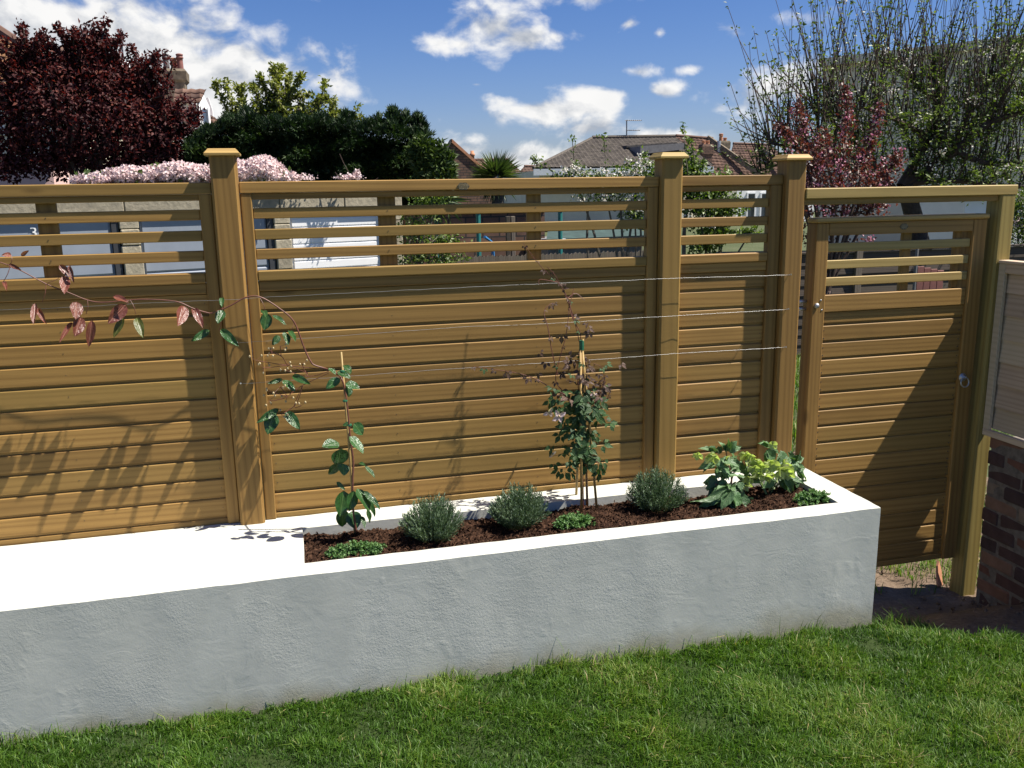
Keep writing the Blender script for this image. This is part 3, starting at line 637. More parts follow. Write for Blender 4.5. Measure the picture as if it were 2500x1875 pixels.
pm = fence_panel(0.010, 1.785, [(0.010, 0.054), (1.735, 1.785)], [(0.551, 0.624), (1.190, 1.253)], 'wide fence panel with a small dark plate on its top rail')
fence_panel(1.889, 2.397, [(2.337, 2.397)], [], 'narrow fence panel between two capped posts beside the gate')
def plate(parent, px, py, y, w, h):
    c = aty(px, py, y); mb = MB(); k = h*0.42
    pr = [(-w/2+k, -h/2), (w/2-k, -h/2), (w/2, -h/2+k), (w/2, h/2-k), (w/2-k, h/2), (-w/2+k, h/2), (-w/2, h/2-k), (-w/2, -h/2+k)]
    mb.prism([(c.x+a, c.z+b) for a, b in pr], y-0.002, y+0.001, 1)
    o = mb.build('name_plate', M['plaque'], parent)
    mb = MB()
    for r in range(4):   # raised lettering too worn to read
        x = -w*0.33
        while x < w*0.33:
            l = random.uniform(.002, .005); mb.box(c.x+x, c.x+x+l, y-.0028, y-.0018, c.z+h*(0.28-0.18*r)-.0012, c.z+h*(0.28-0.18*r)+.0012); x += l+.002
    mb.build('worn_lettering', M['bud'], o)
plate(pm, 1131, 455, -0.0032, 0.052, 0.030)
def post(name, x0, x1, ztop, label, mat='wood_z', z0=ZB, y0=-0.034, cap=True, group=None, cat='fence post'):
    p = empty(name, ((x0+x1)/2, y0+0.05, z0), label, cat, group)
    mb = MB(); c = 0.009; y1 = y0+0.1
    mb.prism([(x0+c, y0), (x1-c, y0), (x1, y0+c), (x1, y1-c), (x1-c, y1), (x0+c, y1), (x0, y1-c), (x0, y0+c)], z0, ztop, 2)
    mb.build('post_shaft', M[mat], p)
    if cap:
        cx, cy = (x0+x1)/2, (y0+y1)/2
        def ringbox(levels):
            mb = MB(); V = []; Fc = []
            for (h, z) in levels: V += [(cx-h, cy-h, z), (cx+h, cy-h, z), (cx+h, cy+h, z), (cx-h, cy+h, z)]
            for i in range(len(levels)-1):
                for k in range(4): Fc.append((i*4+k, i*4+(k+1) % 4, i*4+4+(k+1) % 4, i*4+4+k))
            Fc += [(3, 2, 1, 0), tuple(range(len(V)-4, len(V)))]
            mb.add(V, Fc); return mb
        ringbox([(0.063, ztop-.001), (0.066, ztop+.002), (0.066, ztop+.009), (0.064, ztop+.011), (0.056, ztop+.020), (0.053, ztop+.024), (0.050, ztop+.026), (0.0, ztop+.027)]).build('post_cap', M['cap'], p)
    return p
post('fence_post', -0.0925, 0.0075, 2.045, 'capped square post crossed by a climbing vine stem')
post('fence_post', 1.7875, 1.8865, 2.020, 'capped square post between the wide and the narrow fence panel')
post('fence_post', 2.399, 2.498, 2.008, 'capped square post beside the narrow open gap at the gate leaf')

# ------------------------------------------------------------------ gate, its frame
gp = post('gate_post', 3.573, 3.665, 1.833, 'green tinted square gate post without a cap against the brick wall', 'wood_green_z', -0.34, cap=False, cat='gate post')
ge = empty('gate_lintel', (3.08, 0, 1.88), 'pale timber beam spanning above the gate', 'beam')
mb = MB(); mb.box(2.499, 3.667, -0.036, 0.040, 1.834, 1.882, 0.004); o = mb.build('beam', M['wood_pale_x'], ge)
mb = MB(); mb.box(2.499, 3.572, -0.018, 0.030, 1.806, 1.8335, 0.002); mb.build('stop_strip', M['wood_x'], ge)
gt = empty('garden_gate', (3.06, 0.03, -0.07), 'tall slatted timber garden gate half in shadow with a ring latch', 'gate')
GX0, GX1 = 2.584, 3.540; SI0, SI1 = 2.655, 3.457
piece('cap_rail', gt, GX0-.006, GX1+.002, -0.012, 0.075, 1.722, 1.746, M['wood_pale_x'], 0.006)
piece('top_rail', gt, SI0, SI1, 0.0, 0.06, 1.662, 1.7216, M['wood_x'])
piece('stile', gt, GX0, SI0, 0.0, 0.08, -0.07, 1.7216, M['wood_z'], 0.005); piece('stile', gt, SI1, GX1, 0.0, 0.08, -0.07, 1.7216, M['wood_z'], 0.005)
w = SI1-SI0-.0006; cx = (SI0+SI1)/2
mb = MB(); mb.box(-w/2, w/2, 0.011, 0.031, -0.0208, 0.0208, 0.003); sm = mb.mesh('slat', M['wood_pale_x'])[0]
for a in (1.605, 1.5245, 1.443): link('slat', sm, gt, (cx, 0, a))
mb = MB(); mb.box(-w/2, w/2, 0.009, 0.036, -0.0415, 0.0415, 0.003); link('board', mb.mesh('board', M['wood_x'])[0], gt, (cx, 0, 1.339))
link('board', board_mesh('board', w, M['wood_x'], 0.065), gt, (cx, 0, 1.2645))
bm_ = board_mesh('board', w, M['wood_x'], 0.0846)
for k in range(15): link('board', bm_, gt, (cx, random.uniform(-.0008, .0008), 1.2315-0.0848*(k+.5)))
piece('bottom_rail', gt, SI0, SI1, 0.0105, 0.04, -0.07, -0.041, M['wood_x'])
piece('batten', gt, 3.085, 3.135, 0.032, 0.055, 1.38, 1.70, M['wood_z']); piece('batten', gt, 3.385, 3.425, 0.032, 0.055, 1.38, 1.70, M['wood_z'])
plate(gt, 2207, 553, -0.0005, 0.045, 0.028)
k0 = aty(1996, 747, -0.012)
mb = MB(); mb.lathe([(0.003, -.002), (0.011, 0), (0.013, .006), (0.011, .012), (0.005, .016)], (0, 0, 0), 14)
me = mb.mesh('bolt_head', M['steel'], True)[0]; o = link('bolt_head', me, gt, (k0.x, 0.001, k0.z)); o.rotation_euler.x = math.pi/2
mb = MB(); mb.lathe([(0.0042, -.001), (0.0042, .002), (0.002, .0028)], (0, 0, 0), 10); sme = mb.mesh('screw', M['steel'], True)[0]
for (px, py) in [(2004, 733), (2006, 757)]:
    q = aty(px, py, 0); o = link('screw', sme, gt, (q.x, 0.0005, q.z)); o.rotation_euler.x = math.pi/2
nb_ = MB()
for k in range(15):
    for dz in (-.018, .018):
        nb_.lathe([(0.0022, 0), (0.0022, 0.001)], (0, 0, 0), 6)
mb = MB()
for k in range(15):
    for dz in (-.02, .018):
        z = 1.2315-0.0848*(k+.5)+dz
        for x in (SI0+.012, SI1-.014): mb.box(x-.0022, x+.0022, 0.0155, 0.018, z-.0022, z+.0022)
tag(mb.build('nails', M['frame_dark'], gt), kind='stuff')
hg = aty(1956, 745, 0.06)
for dz in (0.018, -0.018):
    mb = MB(); mb.tube([(2.5842, 0.05, hg.z+dz), (2.556, 0.052, hg.z+dz), (2.535, 0.058, hg.z+dz*.6)], [.006, .009, .007], 8); mb.build('bolt_fitting', M['steel'], gt, True)
rc = aty(2353, 922, -0.01)
mb = MB(); mb.lathe([(0.022, 0), (0.022, .004), (0.010, .008), (0.010, .018)], (0, 0, 0), 18); me = mb.mesh('latch_plate', M['steel'], True)[0]
o = link('latch_plate', me, gt, (rc.x, 0.0005, rc.z)); o.rotation_euler.x = math.pi/2
mb = MB(); mb.tube([(rc.x+.024*math.sin(t), -0.020+.004*math.cos(t), rc.z-.022+.024*math.cos(t)) for t in np.linspace(0, 2*math.pi, 25)], 0.0036, 8)
mb.build('ring_handle', M['steel'], gt, True)

# ------------------------------------------------------------------ neighbour's wall and panel on the right
bw = empty('brick_wall', (3.7, -0.6, -0.35), 'old low brick wall in deep shade beside the gate post', 'wall')
mb = MB(); mb.box(3.606, 3.80, -1.16, -0.098, -0.36, 0.615); mb.build('mortar_core', M['mortar'], bw)
def brick_mesh(seed):
    r = random.Random(seed); mb = MB(); L, Hh, W = 0.215, 0.066, 0.10
    mb.box(-W/2, W/2, -L/2, L/2, -Hh/2, Hh/2, 0.007, r.uniform(0, 1))
    me = mb.mesh('brick', M['brick'])[0]
    co = np.array([v.co[:] for v in me.vertices]); co += np.array([[r.uniform(-.004, .004) for _ in range(3)] for _ in co]); me.vertices.foreach_set('co', co.ravel().astype(np.float32)); me.update()
    return me
bms = [brick_mesh(i) for i in range(9)]
for row in range(13):
    z = 0.590-row*0.0765; y = -0.066-0.009*row*0.35-random.uniform(0, .02)
    if row % 2: ln0 = 0.105
    else: ln0 = 0.215
    first = True
    while y > -1.14:
        ln = ln0 if first else 0.215; first = False
        o = link('brick', random.choice(bms), bw, (3.652+random.uniform(-.004, .006), y-ln/2, z+random.uniform(-.002, .002)))
        o.scale = (1, ln/0.215, 1); o.rotation_euler = (random.uniform(-.02, .02), 0, random.uniform(-.02, .02)); y -= ln+0.011
np_ = empty('lap_panel', (3.62, -0.5, 0.63), 'pale tan overlapping board fence panel standing on the brick wall', 'fence panel')
yA, yB = -0.0355, -0.96
def pc(name, y0, y1, x0, x1, z0, z1, b=.002): mb = MB(); mb.box(x0, x1, min(y0, y1), max(y0, y1), z0, z1, b); return mb.build(name, M['tan_panel'], np_)
pc('cap_strip', yA, yB, 3.592, 3.652, 1.503, 1.518)
pc('stile', yA, yA-.040, 3.598, 3.618, 0.655, 1.5026); pc('stile', yB+.04, yB, 3.598, 3.618, 0.655, 1.5026)
pc('rail', yA-.0403, yB+.0403, 3.599, 3.618, 1.455, 1.5026); pc('rail', yA, yB, 3.597, 3.622, 0.622, 0.6545)
mb = MB(); h = 0.128
mb.prism([(3.622, -h/2), (3.634, -h/2), (3.640, h/2), (3.635, h/2)], yB+.002, yA-.002, 1); lme = mb.mesh('lap_board', M['tan_panel'], False, center=(3.63, (yA+yB)/2, 0))[0]
for k in range(7): link('lap_board', lme, np_, (3.63+random.uniform(-.001, .001), (yA+yB)/2, 0.66+h/2+k*0.1165+random.uniform(-.003, .003)))
# ------------------------------------------------------------------ leaf shapes
def leaf_mesh(name, mat, kind='oval', fold=0.10, curl=0.12, twist=0.0, n=9, jag=0.0, seed=0):
    r = random.Random(seed); V = []; Fc = []
    for i in range(n+1):
        t = i/n
        if kind == 'oval': w = 0.5*math.sin(math.pi*min(1, t**0.85*1.0))**0.72*(1-0.15*t)
        elif kind == 'lance': w = 0.5*math.sin(math.pi*t**0.62)**1.05
        elif kind == 'round': w = 0.5*math.sin(math.pi*t**0.95)**0.5
        else: w = 0.5*math.sin(math.pi*t**0.75)
        if jag and i not in (0, n): w *= 1+jag*(1 if i % 2 else -1)
        z0 = -curl*t*t+0.02*math.sin(5*t+seed)
        for s in (-1, -0.5, 0, 0.5, 1):
            x = w*s; wave = 0.03*math.sin(9*t+seed)*s*s
            V.append((x+twist*z0, t, z0+fold*abs(s)*w*2*0.5+wave+r.uniform(-.006, .006)))
    for i in range(n):
        for k in range(4): Fc.append((i*5+k, i*5+k+1, i*5+k+6, i*5+k+5))
    mb = MB(); mb.add(V, Fc); return mb.mesh(name, mat, True)[0]
def place_leaf(name, me, parent, base, tip, W, nrm=(0, -0.7, 0.7), jitter=0.25):
    base, tip = Vector(base), Vector(tip); d = tip-base; L = d.length; yv = d.normalized()
    nv = Vector(nrm)+Vector((random.uniform(-1, 1), random.uniform(-1, 1), random.uniform(-1, 1)))*jitter
    xv = yv.cross(nv).normalized(); zv = xv.cross(yv)
    o = link(name, me, parent); o.location = base-origin_of(parent)
    o.rotation_mode = 'QUATERNION'; o.rotation_quaternion = Matrix((xv, yv, zv)).transposed().to_quaternion()
    o.scale = (W, L, L); return o
def smooth_path(pts, m=6):
    pts = [Vector(p) for p in pts]; out = []
    P = [pts[0]]+pts+[pts[-1]]
    for i in range(1, len(P)-2):
        for k in range(m):
            t = k/m; a, b, c, d = P[i-1], P[i], P[i+1], P[i+2]
            out.append(0.5*((2*b)+(c-a)*t+(2*a-5*b+4*c-d)*t*t+(3*b-a-3*c+d)*t**3))
    out.append(pts[-1]); return out
z5 = lambda x, y: (x/2.765, 550+y/2.765)
z6 = lambda x, y: (600+x/2.37, 700+y/2.37)
z7 = lambda x, y: (1150+x/2.0738, 550+y/2.0738)

# ------------------------------------------------------------------ wires
def wire(name, pts, label):
    w = empty(name, tuple(aty(*pts[0], -0.055)), label, 'wire', 'galvanised wires strung along the fence posts')
    P = [aty(px, py, -0.055) for px, py in pts]; Q = []
    for a, b in zip(P[:-1], P[1:]):
        m = max(2, int((b-a).length/0.035))
        for k in range(m):
            q = a.lerp(b, k/m); q.z += random.uniform(-.0010, .0010); q.y += random.uniform(-.0015, .0015); Q.append(q)
    Q.append(P[-1]); mb = MB(); mb.tube(Q, 0.00065, 5); mb.build('strand', M['wire'], w, True)
    for q in (P[0], P[-1]):
        mb = MB(); mb.tube([q+Vector((-.003, 0, .004)), q+Vector((0, 0, 0)), q+Vector((0, .024, 0))], [.0022, .0022, .0018], 6); mb.build('vine_eye', M['steel'], w)
wire('support_wire', [(-60, 762), (0, 757), (150, 751), (420, 737), (575, 731), (640, 726), (1000, 708), (1340, 692), (1662, 679), (1932, 671)], 'highest galvanised wire strung across the fence posts')
wire('support_wire', [(579, 837), (800, 822), (1130, 798), (1340, 790), (1662, 770), (1926, 755)], 'middle galvanised wire strung across the fence posts')
wire('support_wire', [(588, 937), (820, 921), (1150, 897), (1500, 875), (1662, 862), (1920, 848)], 'lowest galvanised wire strung across the fence posts')

# ------------------------------------------------------------------ glossy evergreen clematis on its cane
base = atz(*z6(632, 1432), 0.515)
va = empty('evergreen_clematis', base, 'glossy evergreen climber tied to a cane, its bronze tipped shoot trained along the wire', 'climber')
yb = base.y-.03
ctop = aty(*z6(552, 378), yb+0.03)
mb = MB(); mb.tube([base+Vector((0, 0, -.03)), base.lerp(ctop, .5)+Vector((.003, 0, 0)), ctop], [.0052, .0045, .0038], 8); mb.build('bamboo_cane', M['cane'], va, True)
stem = [aty(*z6(x, y), yb-.012+k) for x, y, k in [(640, 1420, 0), (622, 1300, 0), (618, 1130, 0), (622, 1010, 0), (605, 880, .005), (590, 720, .01), (572, 590, .015), (545, 520, .03)]]
stem += [aty(*z6(x, y), yy) for x, y, yy in [(480, 480, -.10), (400, 455, -.09), (375, 430, -.085), (340, 360, -.075), (280, 205, -.07), (200, 130, -.068), (85, 60, -.066), (0, 62, -.066)]]
stem += [aty(*z5(x, y), -.068) for x, y in [(1560, 540), (1440, 590), (1390, 588), (1300, 560), (1190, 515), (1000, 500), (870, 505), (700, 520), (590, 505), (440, 445), (310, 395), (130, 300), (0, 250), (-120, 215)]]
sp = smooth_path(stem, 5); mb = MB(); mb.tube(sp, list(np.linspace(.0042, .0021, len(sp))), 6); mb.build('main_stem', M['stem_red'], va, True)
LG = [leaf_mesh('leaf', M['vine_green'], 'oval', 0.16, 0.14, 0, 9, 0, s) for s in range(4)]
LR = [leaf_mesh('leaf', M['vine_red'], 'oval', 0.22, 0.10, 0, 9, 0, s) for s in range(3)]
LO = [leaf_mesh('leaf', M['vine_olive'], 'oval', 0.2, 0.10, 0, 9, 0, s) for s in range(2)]
red = [(75, 200, 15, 200, 30), (145, 205, 190, 172, 25), (405, 268, 485, 350, 45), (470, 270, 495, 385, 30), (440, 345, 435, 455, 62), (240, 530, 220, 660, 40), (260, 560, 305, 660, 34), (515, 520, 515, 628, 78), (545, 620, 510, 748, 78), (490, 655, 400, 785, 30), (620, 640, 600, 822, 55), (768, 480, 862, 512, 40), (845, 535, 735, 662, 85), (1240, 548, 1210, 672, 78), (1300, 560, 1372, 684, 52), (20, 385, 45, 430, 26), (-60, 300, -30, 420, 60), (60, 265, 140, 300, 26)]
oli = [(835, 620, 765, 757, 46), (925, 625, 962, 752, 55)]
grn5 = [(1500, 490, 1495, 542, 32), (1500, 575, 1470, 652, 62), (1415, 710, 1295, 777, 46), (1495, 705, 1600, 806, 55), (1770, 575, 1800, 608, 44), (1800, 595, 1790, 706, 78), (1840, 605, 1932, 662, 36), (1885, 745, 1840, 806, 46), (1920, 720, 1950, 800, 50), (1950, 715, 1998, 766, 40), (1905, 1040, 1812, 1066, 30), (1910, 1045, 1992, 1112, 52), (1975, 1015, 2087, 1066, 46), (1880, 1240, 1738, 1328, 46), (1850, 1265, 1808, 1406, 92), (1930, 1255, 2024, 1373, 66)]
for lst, ms in ((red, LR), (oli, LO), (grn5, LG)):
    for (a, b, c, d, w) in lst:
        y = -.072+random.uniform(-.02, .015); p0 = aty(*z5(a, b), y); p1 = aty(*z5(c, d), y-random.uniform(.02, .075))
        place_leaf('leaf', random.choice(ms), va, p0, p1, 1.15*w/2.765*depth(p0)/FPX, (0.15, -0.9, 0.35), 0.35)
grn6 = [(530, 490, 602, 520, 42), (545, 530, 468, 582, 46), (570, 455, 606, 492, 38), (480, 470, 520, 500, 30), (580, 560, 652, 580, 52), (590, 570, 602, 632, 46), (625, 790, 678, 852, 58), (605, 790, 563, 800, 22), (540, 905, 453, 915, 66), (598, 870, 682, 947, 66), (550, 935, 540, 1034, 92), (540, 1020, 484, 1087, 46), (560, 1025, 572, 1083, 62), (655, 1020, 690, 1030, 22), (690, 1040, 746, 1092, 26), (525, 1130, 572, 1172, 22), (565, 1180, 555, 1322, 78), (560, 1290, 562, 1387, 68), (622, 1180, 608, 1292, 64), (642, 1168, 722, 1282, 84), (680, 1185, 776, 1272, 36), (690, 1210, 757, 1322, 36), (612, 1300, 640, 1392, 78), (700, 1290, 726, 1362, 36), (670, 1330, 692, 1387, 26)]
for (a, b, c, d, w) in grn6:
    y = yb+random.uniform(-.05, .03); p0 = aty(*z6(a, b), y); p1 = aty(*z6(c, d), y-random.uniform(-.01, .05))
    p1 = p0+(p1-p0)*1.08; place_leaf('leaf', random.choice(LG), va, p0, p1, 1.3*w/2.37*depth(p0)/FPX, (0.4, -0.7, 0.6), 0.3)
# leaf stalks
for (a, b, c, d) in [(590, 505, 580, 600), (310, 395, 285, 520), (320, 390, 400, 355), (880, 505, 915, 600), (870, 505, 840, 540), (1500, 540, 1480, 715), (1440, 590, 1500, 560), (1755, 490, 1790, 590), (1985, 660, 1950, 720), (75, 200, 70, 265), (70, 265, 20, 385)]:
    mb = MB(); mb.tube(smooth_path([aty(*z5(a, b), -.07), aty(*z5((a+c)/2+8, (b+d)/2), -.08), aty(*z5(c, d), -.078)], 4), .0012, 5); mb.build('leaf_stalk', M['stem_red'], va)
mb = MB(); mbb = MB(); r = random.Random(5)   # dry flower sprays
heads = [((480, 480), (240, 455), (60, 427)), ((240, 455), (205, 400), (150, 375)), ((205, 405), (200, 350), (198, 345)), ((480, 500), (330, 570), (240, 635)), ((240, 635), (150, 610), (135, 600)), ((240, 635), (200, 580), (195, 585)), ((330, 570), (280, 690), (320, 690)), ((240, 640), (160, 660), (140, 655)), ((480, 490), (360, 520), (235, 485)), ((360, 500), (280, 470), (240, 450)), ((330, 570), (290, 680), (205, 740)), ((240, 455), (120, 470), (100, 468)), ((205, 400), (160, 385), (145, 372)), ((360, 520), (330, 460), (332, 445))]
for (a, b, c) in heads:
    pa, pb_, pc_ = [aty(*z6(*q), -.09+r.uniform(-.03, .02)) for q in (a, b, c)]
    mb.tube(smooth_path([pa, pb_, pc_], 4), [.0016]*8+[.0009], 5)
    for k in range(3):
        e = pc_+Vector((r.uniform(-.025, .025), r.uniform(-.02, .02), r.uniform(-.025, .02))); mb.tube([pc_, e], .0007, 4)
        mbb.lathe([(.0005, -.005), (.0042, -.001), (.0035, .004), (.0006, .0065)], e, 6)
mb.build('flower_twigs', M['stem_red'], va); tag(mbb.build('seed_buds', M['bud'], va, True), kind='stuff')
mb = MB()
for (x, y) in [(575, 660), (600, 800), (560, 490)]:
    q = aty(*z6(x, y), yb); mb.lathe([(.009, -.004), (.010, 0), (.009, .004)], q, 8)
mb.build('cane_tie', M['green_tie'], va)

# ------------------------------------------------------------------ bronze clematis on a tripod of canes
cb = atz(*z7(560, 1470), 0.50); apex = aty(*z7(560, 585), -.20)
mo = empty('bronze_clematis', (1.38, -0.2, 0.5), 'bronze leaved clematis with a pale pink flower climbing a tripod of canes', 'climber')
for q in [(560, 1470), (530, 1400), (640, 1440), (590, 1425)]:
    b0 = atz(*z7(*q), 0.50); t0 = apex+Vector((random.uniform(-.012, .012), random.uniform(-.015, .015), random.uniform(-.04, .01)))
    mb = MB(); mb.tube([b0+Vector((0, 0, -.03)), b0.lerp(t0, .5), t0], [.0058, .0052, .0046], 8); mb.build('bamboo_cane', M['cane'], mo, True)
mb = MB(); mb.lathe([(.010, -.02), (.011, .0), (.010, .022)], apex-Vector((0, 0, .02)), 8); mb.build('cane_tie', M['green_tie'], mo)
vines = [[(570, 1440), (565, 1200), (560, 1000), (545, 850), (540, 700), (555, 560), (520, 480), (490, 370), (440, 290), (380, 235), (330, 180), (262, 88)],
         [(585, 1400), (590, 1100), (600, 900), (575, 720), (520, 470), (480, 360), (430, 260), (385, 210)],
         [(560, 1000), (480, 860), (430, 790), (445, 690), (480, 560), (495, 430), (490, 370)],
         [(440, 760), (410, 640), (390, 520), (370, 440), (400, 400), (425, 395)],
         [(480, 860), (400, 820), (330, 780), (240, 750), (150, 735), (80, 725), (10, 715)],
         [(600, 950), (650, 860), (675, 780), (660, 720), (620, 700)], [(600, 900), (680, 880), (700, 840), (660, 800), (610, 830)],
         [(560, 1000), (630, 980), (700, 985)], [(560, 1100), (480, 1150), (410, 1170)], [(575, 1180), (640, 1200), (680, 1240)], [(490, 370), (530, 345), (575, 380)], [(440, 290), (350, 275), (345, 300)], [(520, 480), (500, 420), (520, 320)]]
tips = []; mb = MB()
for i, vn in enumerate(vines):
    dy = random.uniform(-.03, .03)
    pts = []
    for k, q in enumerate(vn):
        z_hi = q[1] < 600
        y = (-.19 if not z_hi else -.19+(600-q[1])/520*.13)+dy*(0.3 if z_hi else 1)
        if i == 4: y = -.2+.14*k/(len(vn)-1)
        pts.append(aty(*z7(*q), y))
    s = smooth_path(pts, 5); mb.tube(s, list(np.linspace(.0026, .0011, len(s))), 5); tips.append((i, s))
mb.build('vine_stems', M['stem_red'], mo)
def trileaf(name, mat, seed):
    r = random.Random(seed); mb = MB()
    for (ang, L, w) in ((0, 1.0, .40), (0.95, .72, .34), (-0.95, .72, .34)):
        ca, sa = math.cos(ang), math.sin(ang); n = 6; V = []; Fc = []
        for i in range(n+1):
            t = i/n; hw = w*0.5*math.sin(math.pi*t**0.7)*(1+(.22 if i == 3 else 0))
            z = 0.05*math.sin(3*t+seed)-0.18*t*t
            for s in (-1, 0, 1):
                x, y = hw*s, 0.22+t*L*0.78
                V.append((x*ca+y*sa, y*ca-x*sa, z+0.10*abs(s)*hw*2))
        for i in range(n):
            for k in range(2): Fc.append((i*3+k, i*3+k+1, i*3+k+4, i*3+k+3))
        mb.add(V, Fc)
    mb.tube([(0, 0, 0), (0, .25, .0)], .012, 4); return mb.mesh(name, mat, True)[0]
TG = [trileaf('leaf', M['mont_green'], s) for s in range(4)]; TB = [trileaf('leaf', M['mont_bronze'], s) for s in range(4)]
r = random.Random(9)
def hang(p, L, me, spread=1.0):
    d = Vector((r.uniform(-1, 1)*spread, r.uniform(-1, .3)*spread, r.uniform(-1.2, .1)))
    place_leaf('leaf', me, mo, p, p+d.normalized()*L, L*1.0, (0, -.8, .6), 0.6)
for k in range(105):   # dense green lower body
    x = r.gauss(555, 62); y = r.uniform(830, 1210)
    if abs(x-555) > 135: continue
    p = aty(*z7(x, y), -.19+r.gauss(0, .045)); hang(p, r.uniform(.040, .070), r.choice(TG if (y > 900 or r.random() < .5) else TB))
for k in range(50):
    x = r.gauss(575, 70); y = r.uniform(660, 900); p = aty(*z7(x, y), -.19+r.gauss(0, .035)); hang(p, r.uniform(.026, .050), r.choice(TB if r.random() < .75 else TG))
for (i, s) in tips:   # sparse leaves along the upper shoots
    if i in (0, 1, 2, 3, 4, 5, 6):
        for k in range(len(s)//3, len(s), 4):
            if s[k].z > 0.95: hang(s[k], r.uniform(.016, .034), r.choice(TB if r.random() < .85 else TG))
for (x, y) in [(405, 1110), (420, 1200), (440, 1230), (470, 1240), (500, 1245), (690, 1010), (700, 1000), (655, 1220), (650, 1240), (665, 1190), (345, 640), (380, 690), (460, 550), (465, 750), (180, 740), (290, 770), (590, 520), (580, 490), (600, 540), (660, 1110), (400, 880), (395, 860)]:
    p = aty(*z7(x, y), -.2+r.gauss(0, .03)); hang(p, r.uniform(.045, .062) if y > 850 else r.uniform(.03, .045), r.choice(TG if y > 850 else TB), .6)
PET = leaf_mesh('petal', M['pink_petal'], 'oval', 0.12, 0.1, 0, 6, 0, 2)
def flower(px, py, y, R, rot, tilt, n=4):
    c = aty(px, py, y)
    for k in range(n):
        a = rot+k*2*math.pi/n
        place_leaf('petal', PET, mo, c, c+Vector((math.cos(a), -0.15-tilt*math.sin(a), math.sin(a)))*R, R*.62, (0, -1, .2), .1)
    mb = MB(); mb.lathe([(.001, -.004), (.005, 0), (.004, .005), (.001, .008)], c+Vector((0, -.004, 0)), 8); mb.build('flower_centre', M['bud'], mo, True)
flower(*z7(445, 968), -.265, .034, .5, .1); flower(*z7(395, 950), -.245, .028, 1.3, .6, 3); flower(*z7(620, 855), -.24, .016, .2, .4); flower(*z7(590, 940), -.25, .014, .9, .4, 3); flower(*z7(412, 1160), -.23, .020, 1.0, .8, 2)

# ------------------------------------------------------------------ lavenders
def lavender(px, py, R, H, label, seed):
    global rng
    b = atz(px, py, 0.505); rl = np.random.default_rng(seed)
    e = empty('lavender', b, label, 'lavender', 'small lavender bushes in the trough')
    n = 300; th = rl.uniform(0, 6.283, n); rr = np.sqrt(rl.uniform(0, 1, n))
    tipx = np.cos(th)*rr*R; tipy = np.sin(th)*rr*R*0.92; h = H*(1.0-0.60*rr**2.6)*rl.uniform(.82, 1.12, n)
    B = np.array(b)+np.stack([tipx*.45, tipy*.45, 0*h], 1); T = np.array(b)+np.stack([tipx, tipy, h], 1)
    P, D, L, W, va_ = [], [], [], [], []
    mbs = MB()
    for i in range(n):
        mbs.tube([B[i], B[i]*.4+T[i]*.6+[0, 0, -.004], T[i]], [.0011, .0009, .0006], 3, cap=False)
        ax = unit(T[i]-B[i]); m = 17
        for k in range(m):
            t = 0.35+0.65*k/(m-1); p = B[i]*(1-t)+T[i]*t; a = k*2.4+i; side = np.cross(ax, [math.cos(a), math.sin(a), .3]); side = unit(side)
            sp_ = 0.75*(1-t)+0.42
            P.append(p); D.append(ax+side*sp_); L.append(rl.uniform(.014, .026)*(1.1-.35*t)); W.append(.0040); va_.append(np.clip(rl.normal(.30+.35*t, .16)+(0.35 if t < .5 and rl.uniform() < .3 else 0), 0, 1))
    V, Fs = leafset(np.array(P), np.array(D), rl.normal(size=(len(P), 3)), np.array(L), np.array(W), .2)
    tag(nobj('foliage', V, [Fs], M['lavender'], e, np.repeat(va_, 4)), kind='stuff'); mbs.build('stems', M['stem_green'], e)
lavender(935*1.1302, 1166*1.1302, .135, .170, 'loose lavender bush beside the glossy leaved climber', 1)
lavender(1122*1.1302, 1137*1.1302, .130, .168, 'round lavender bush to the left of the bamboo tripod', 2)
lavender(1418*1.1302, 1100*1.1302, .140, .172, 'lavender bush between the bamboo tripod and the hellebore', 3)

# ------------------------------------------------------------------ low herbs
def herb(px, py, Rx, Ry, H, label, seed):
    b = atz(px, py, 0.50); rl = np.random.default_rng(seed); e = empty('low_herb', b, label, 'herb', 'low herb clumps along the trough front')
    P, D, L, W, va_ = [], [], [], [], []
    for i in range(120):
        th = rl.uniform(0, 6.283); rr = math.sqrt(rl.uniform()); x, y = math.cos(th)*rr*Rx, math.sin(th)*rr*Ry; h = H*(1-.6*rr**2)*rl.uniform(.7, 1.1)
        tip = np.array(b)+[x, y, h]; ax = unit(np.array([x*2.0, y*2.0, .10])); v0 = rl.normal(.5, .2)
        for k in range(14):
            t = k/14; a = k*2.4+i; p = tip-ax*.030*t
            side = unit(np.cross(ax, [math.cos(a), math.sin(a), .2])); P.append(p); D.append(side+ax*(.9-.6*t)); L.append(rl.uniform(.010, .017)*(.7+.5*t)); W.append(rl.uniform(.006, .010)); va_.append(np.clip(v0+.35*(1-t)-.15, 0, 1))
    V, Fs = leafset(np.array(P), np.array(D), np.array(D)*0+[0, 0, 1]+rl.normal(0, .3, (len(P), 3)), np.array(L), np.array(W), .25)
    tag(nobj('foliage', V, [Fs], M['sedum'], e, np.repeat(va_, 4)), kind='stuff')
herb(768*1.1302, 1200*1.1302, .125, .055, .055, 'low green herb clump at the bench end of the trough', 4)
herb(1240*1.1302, 1140*1.1302, .100, .055, .060, 'low green herb clump at the foot of the bamboo tripod', 5)
herb(1757*1.1302, 1088*1.1302, .100, .060, .060, 'low green herb clump in the gate end corner of the trough', 6)

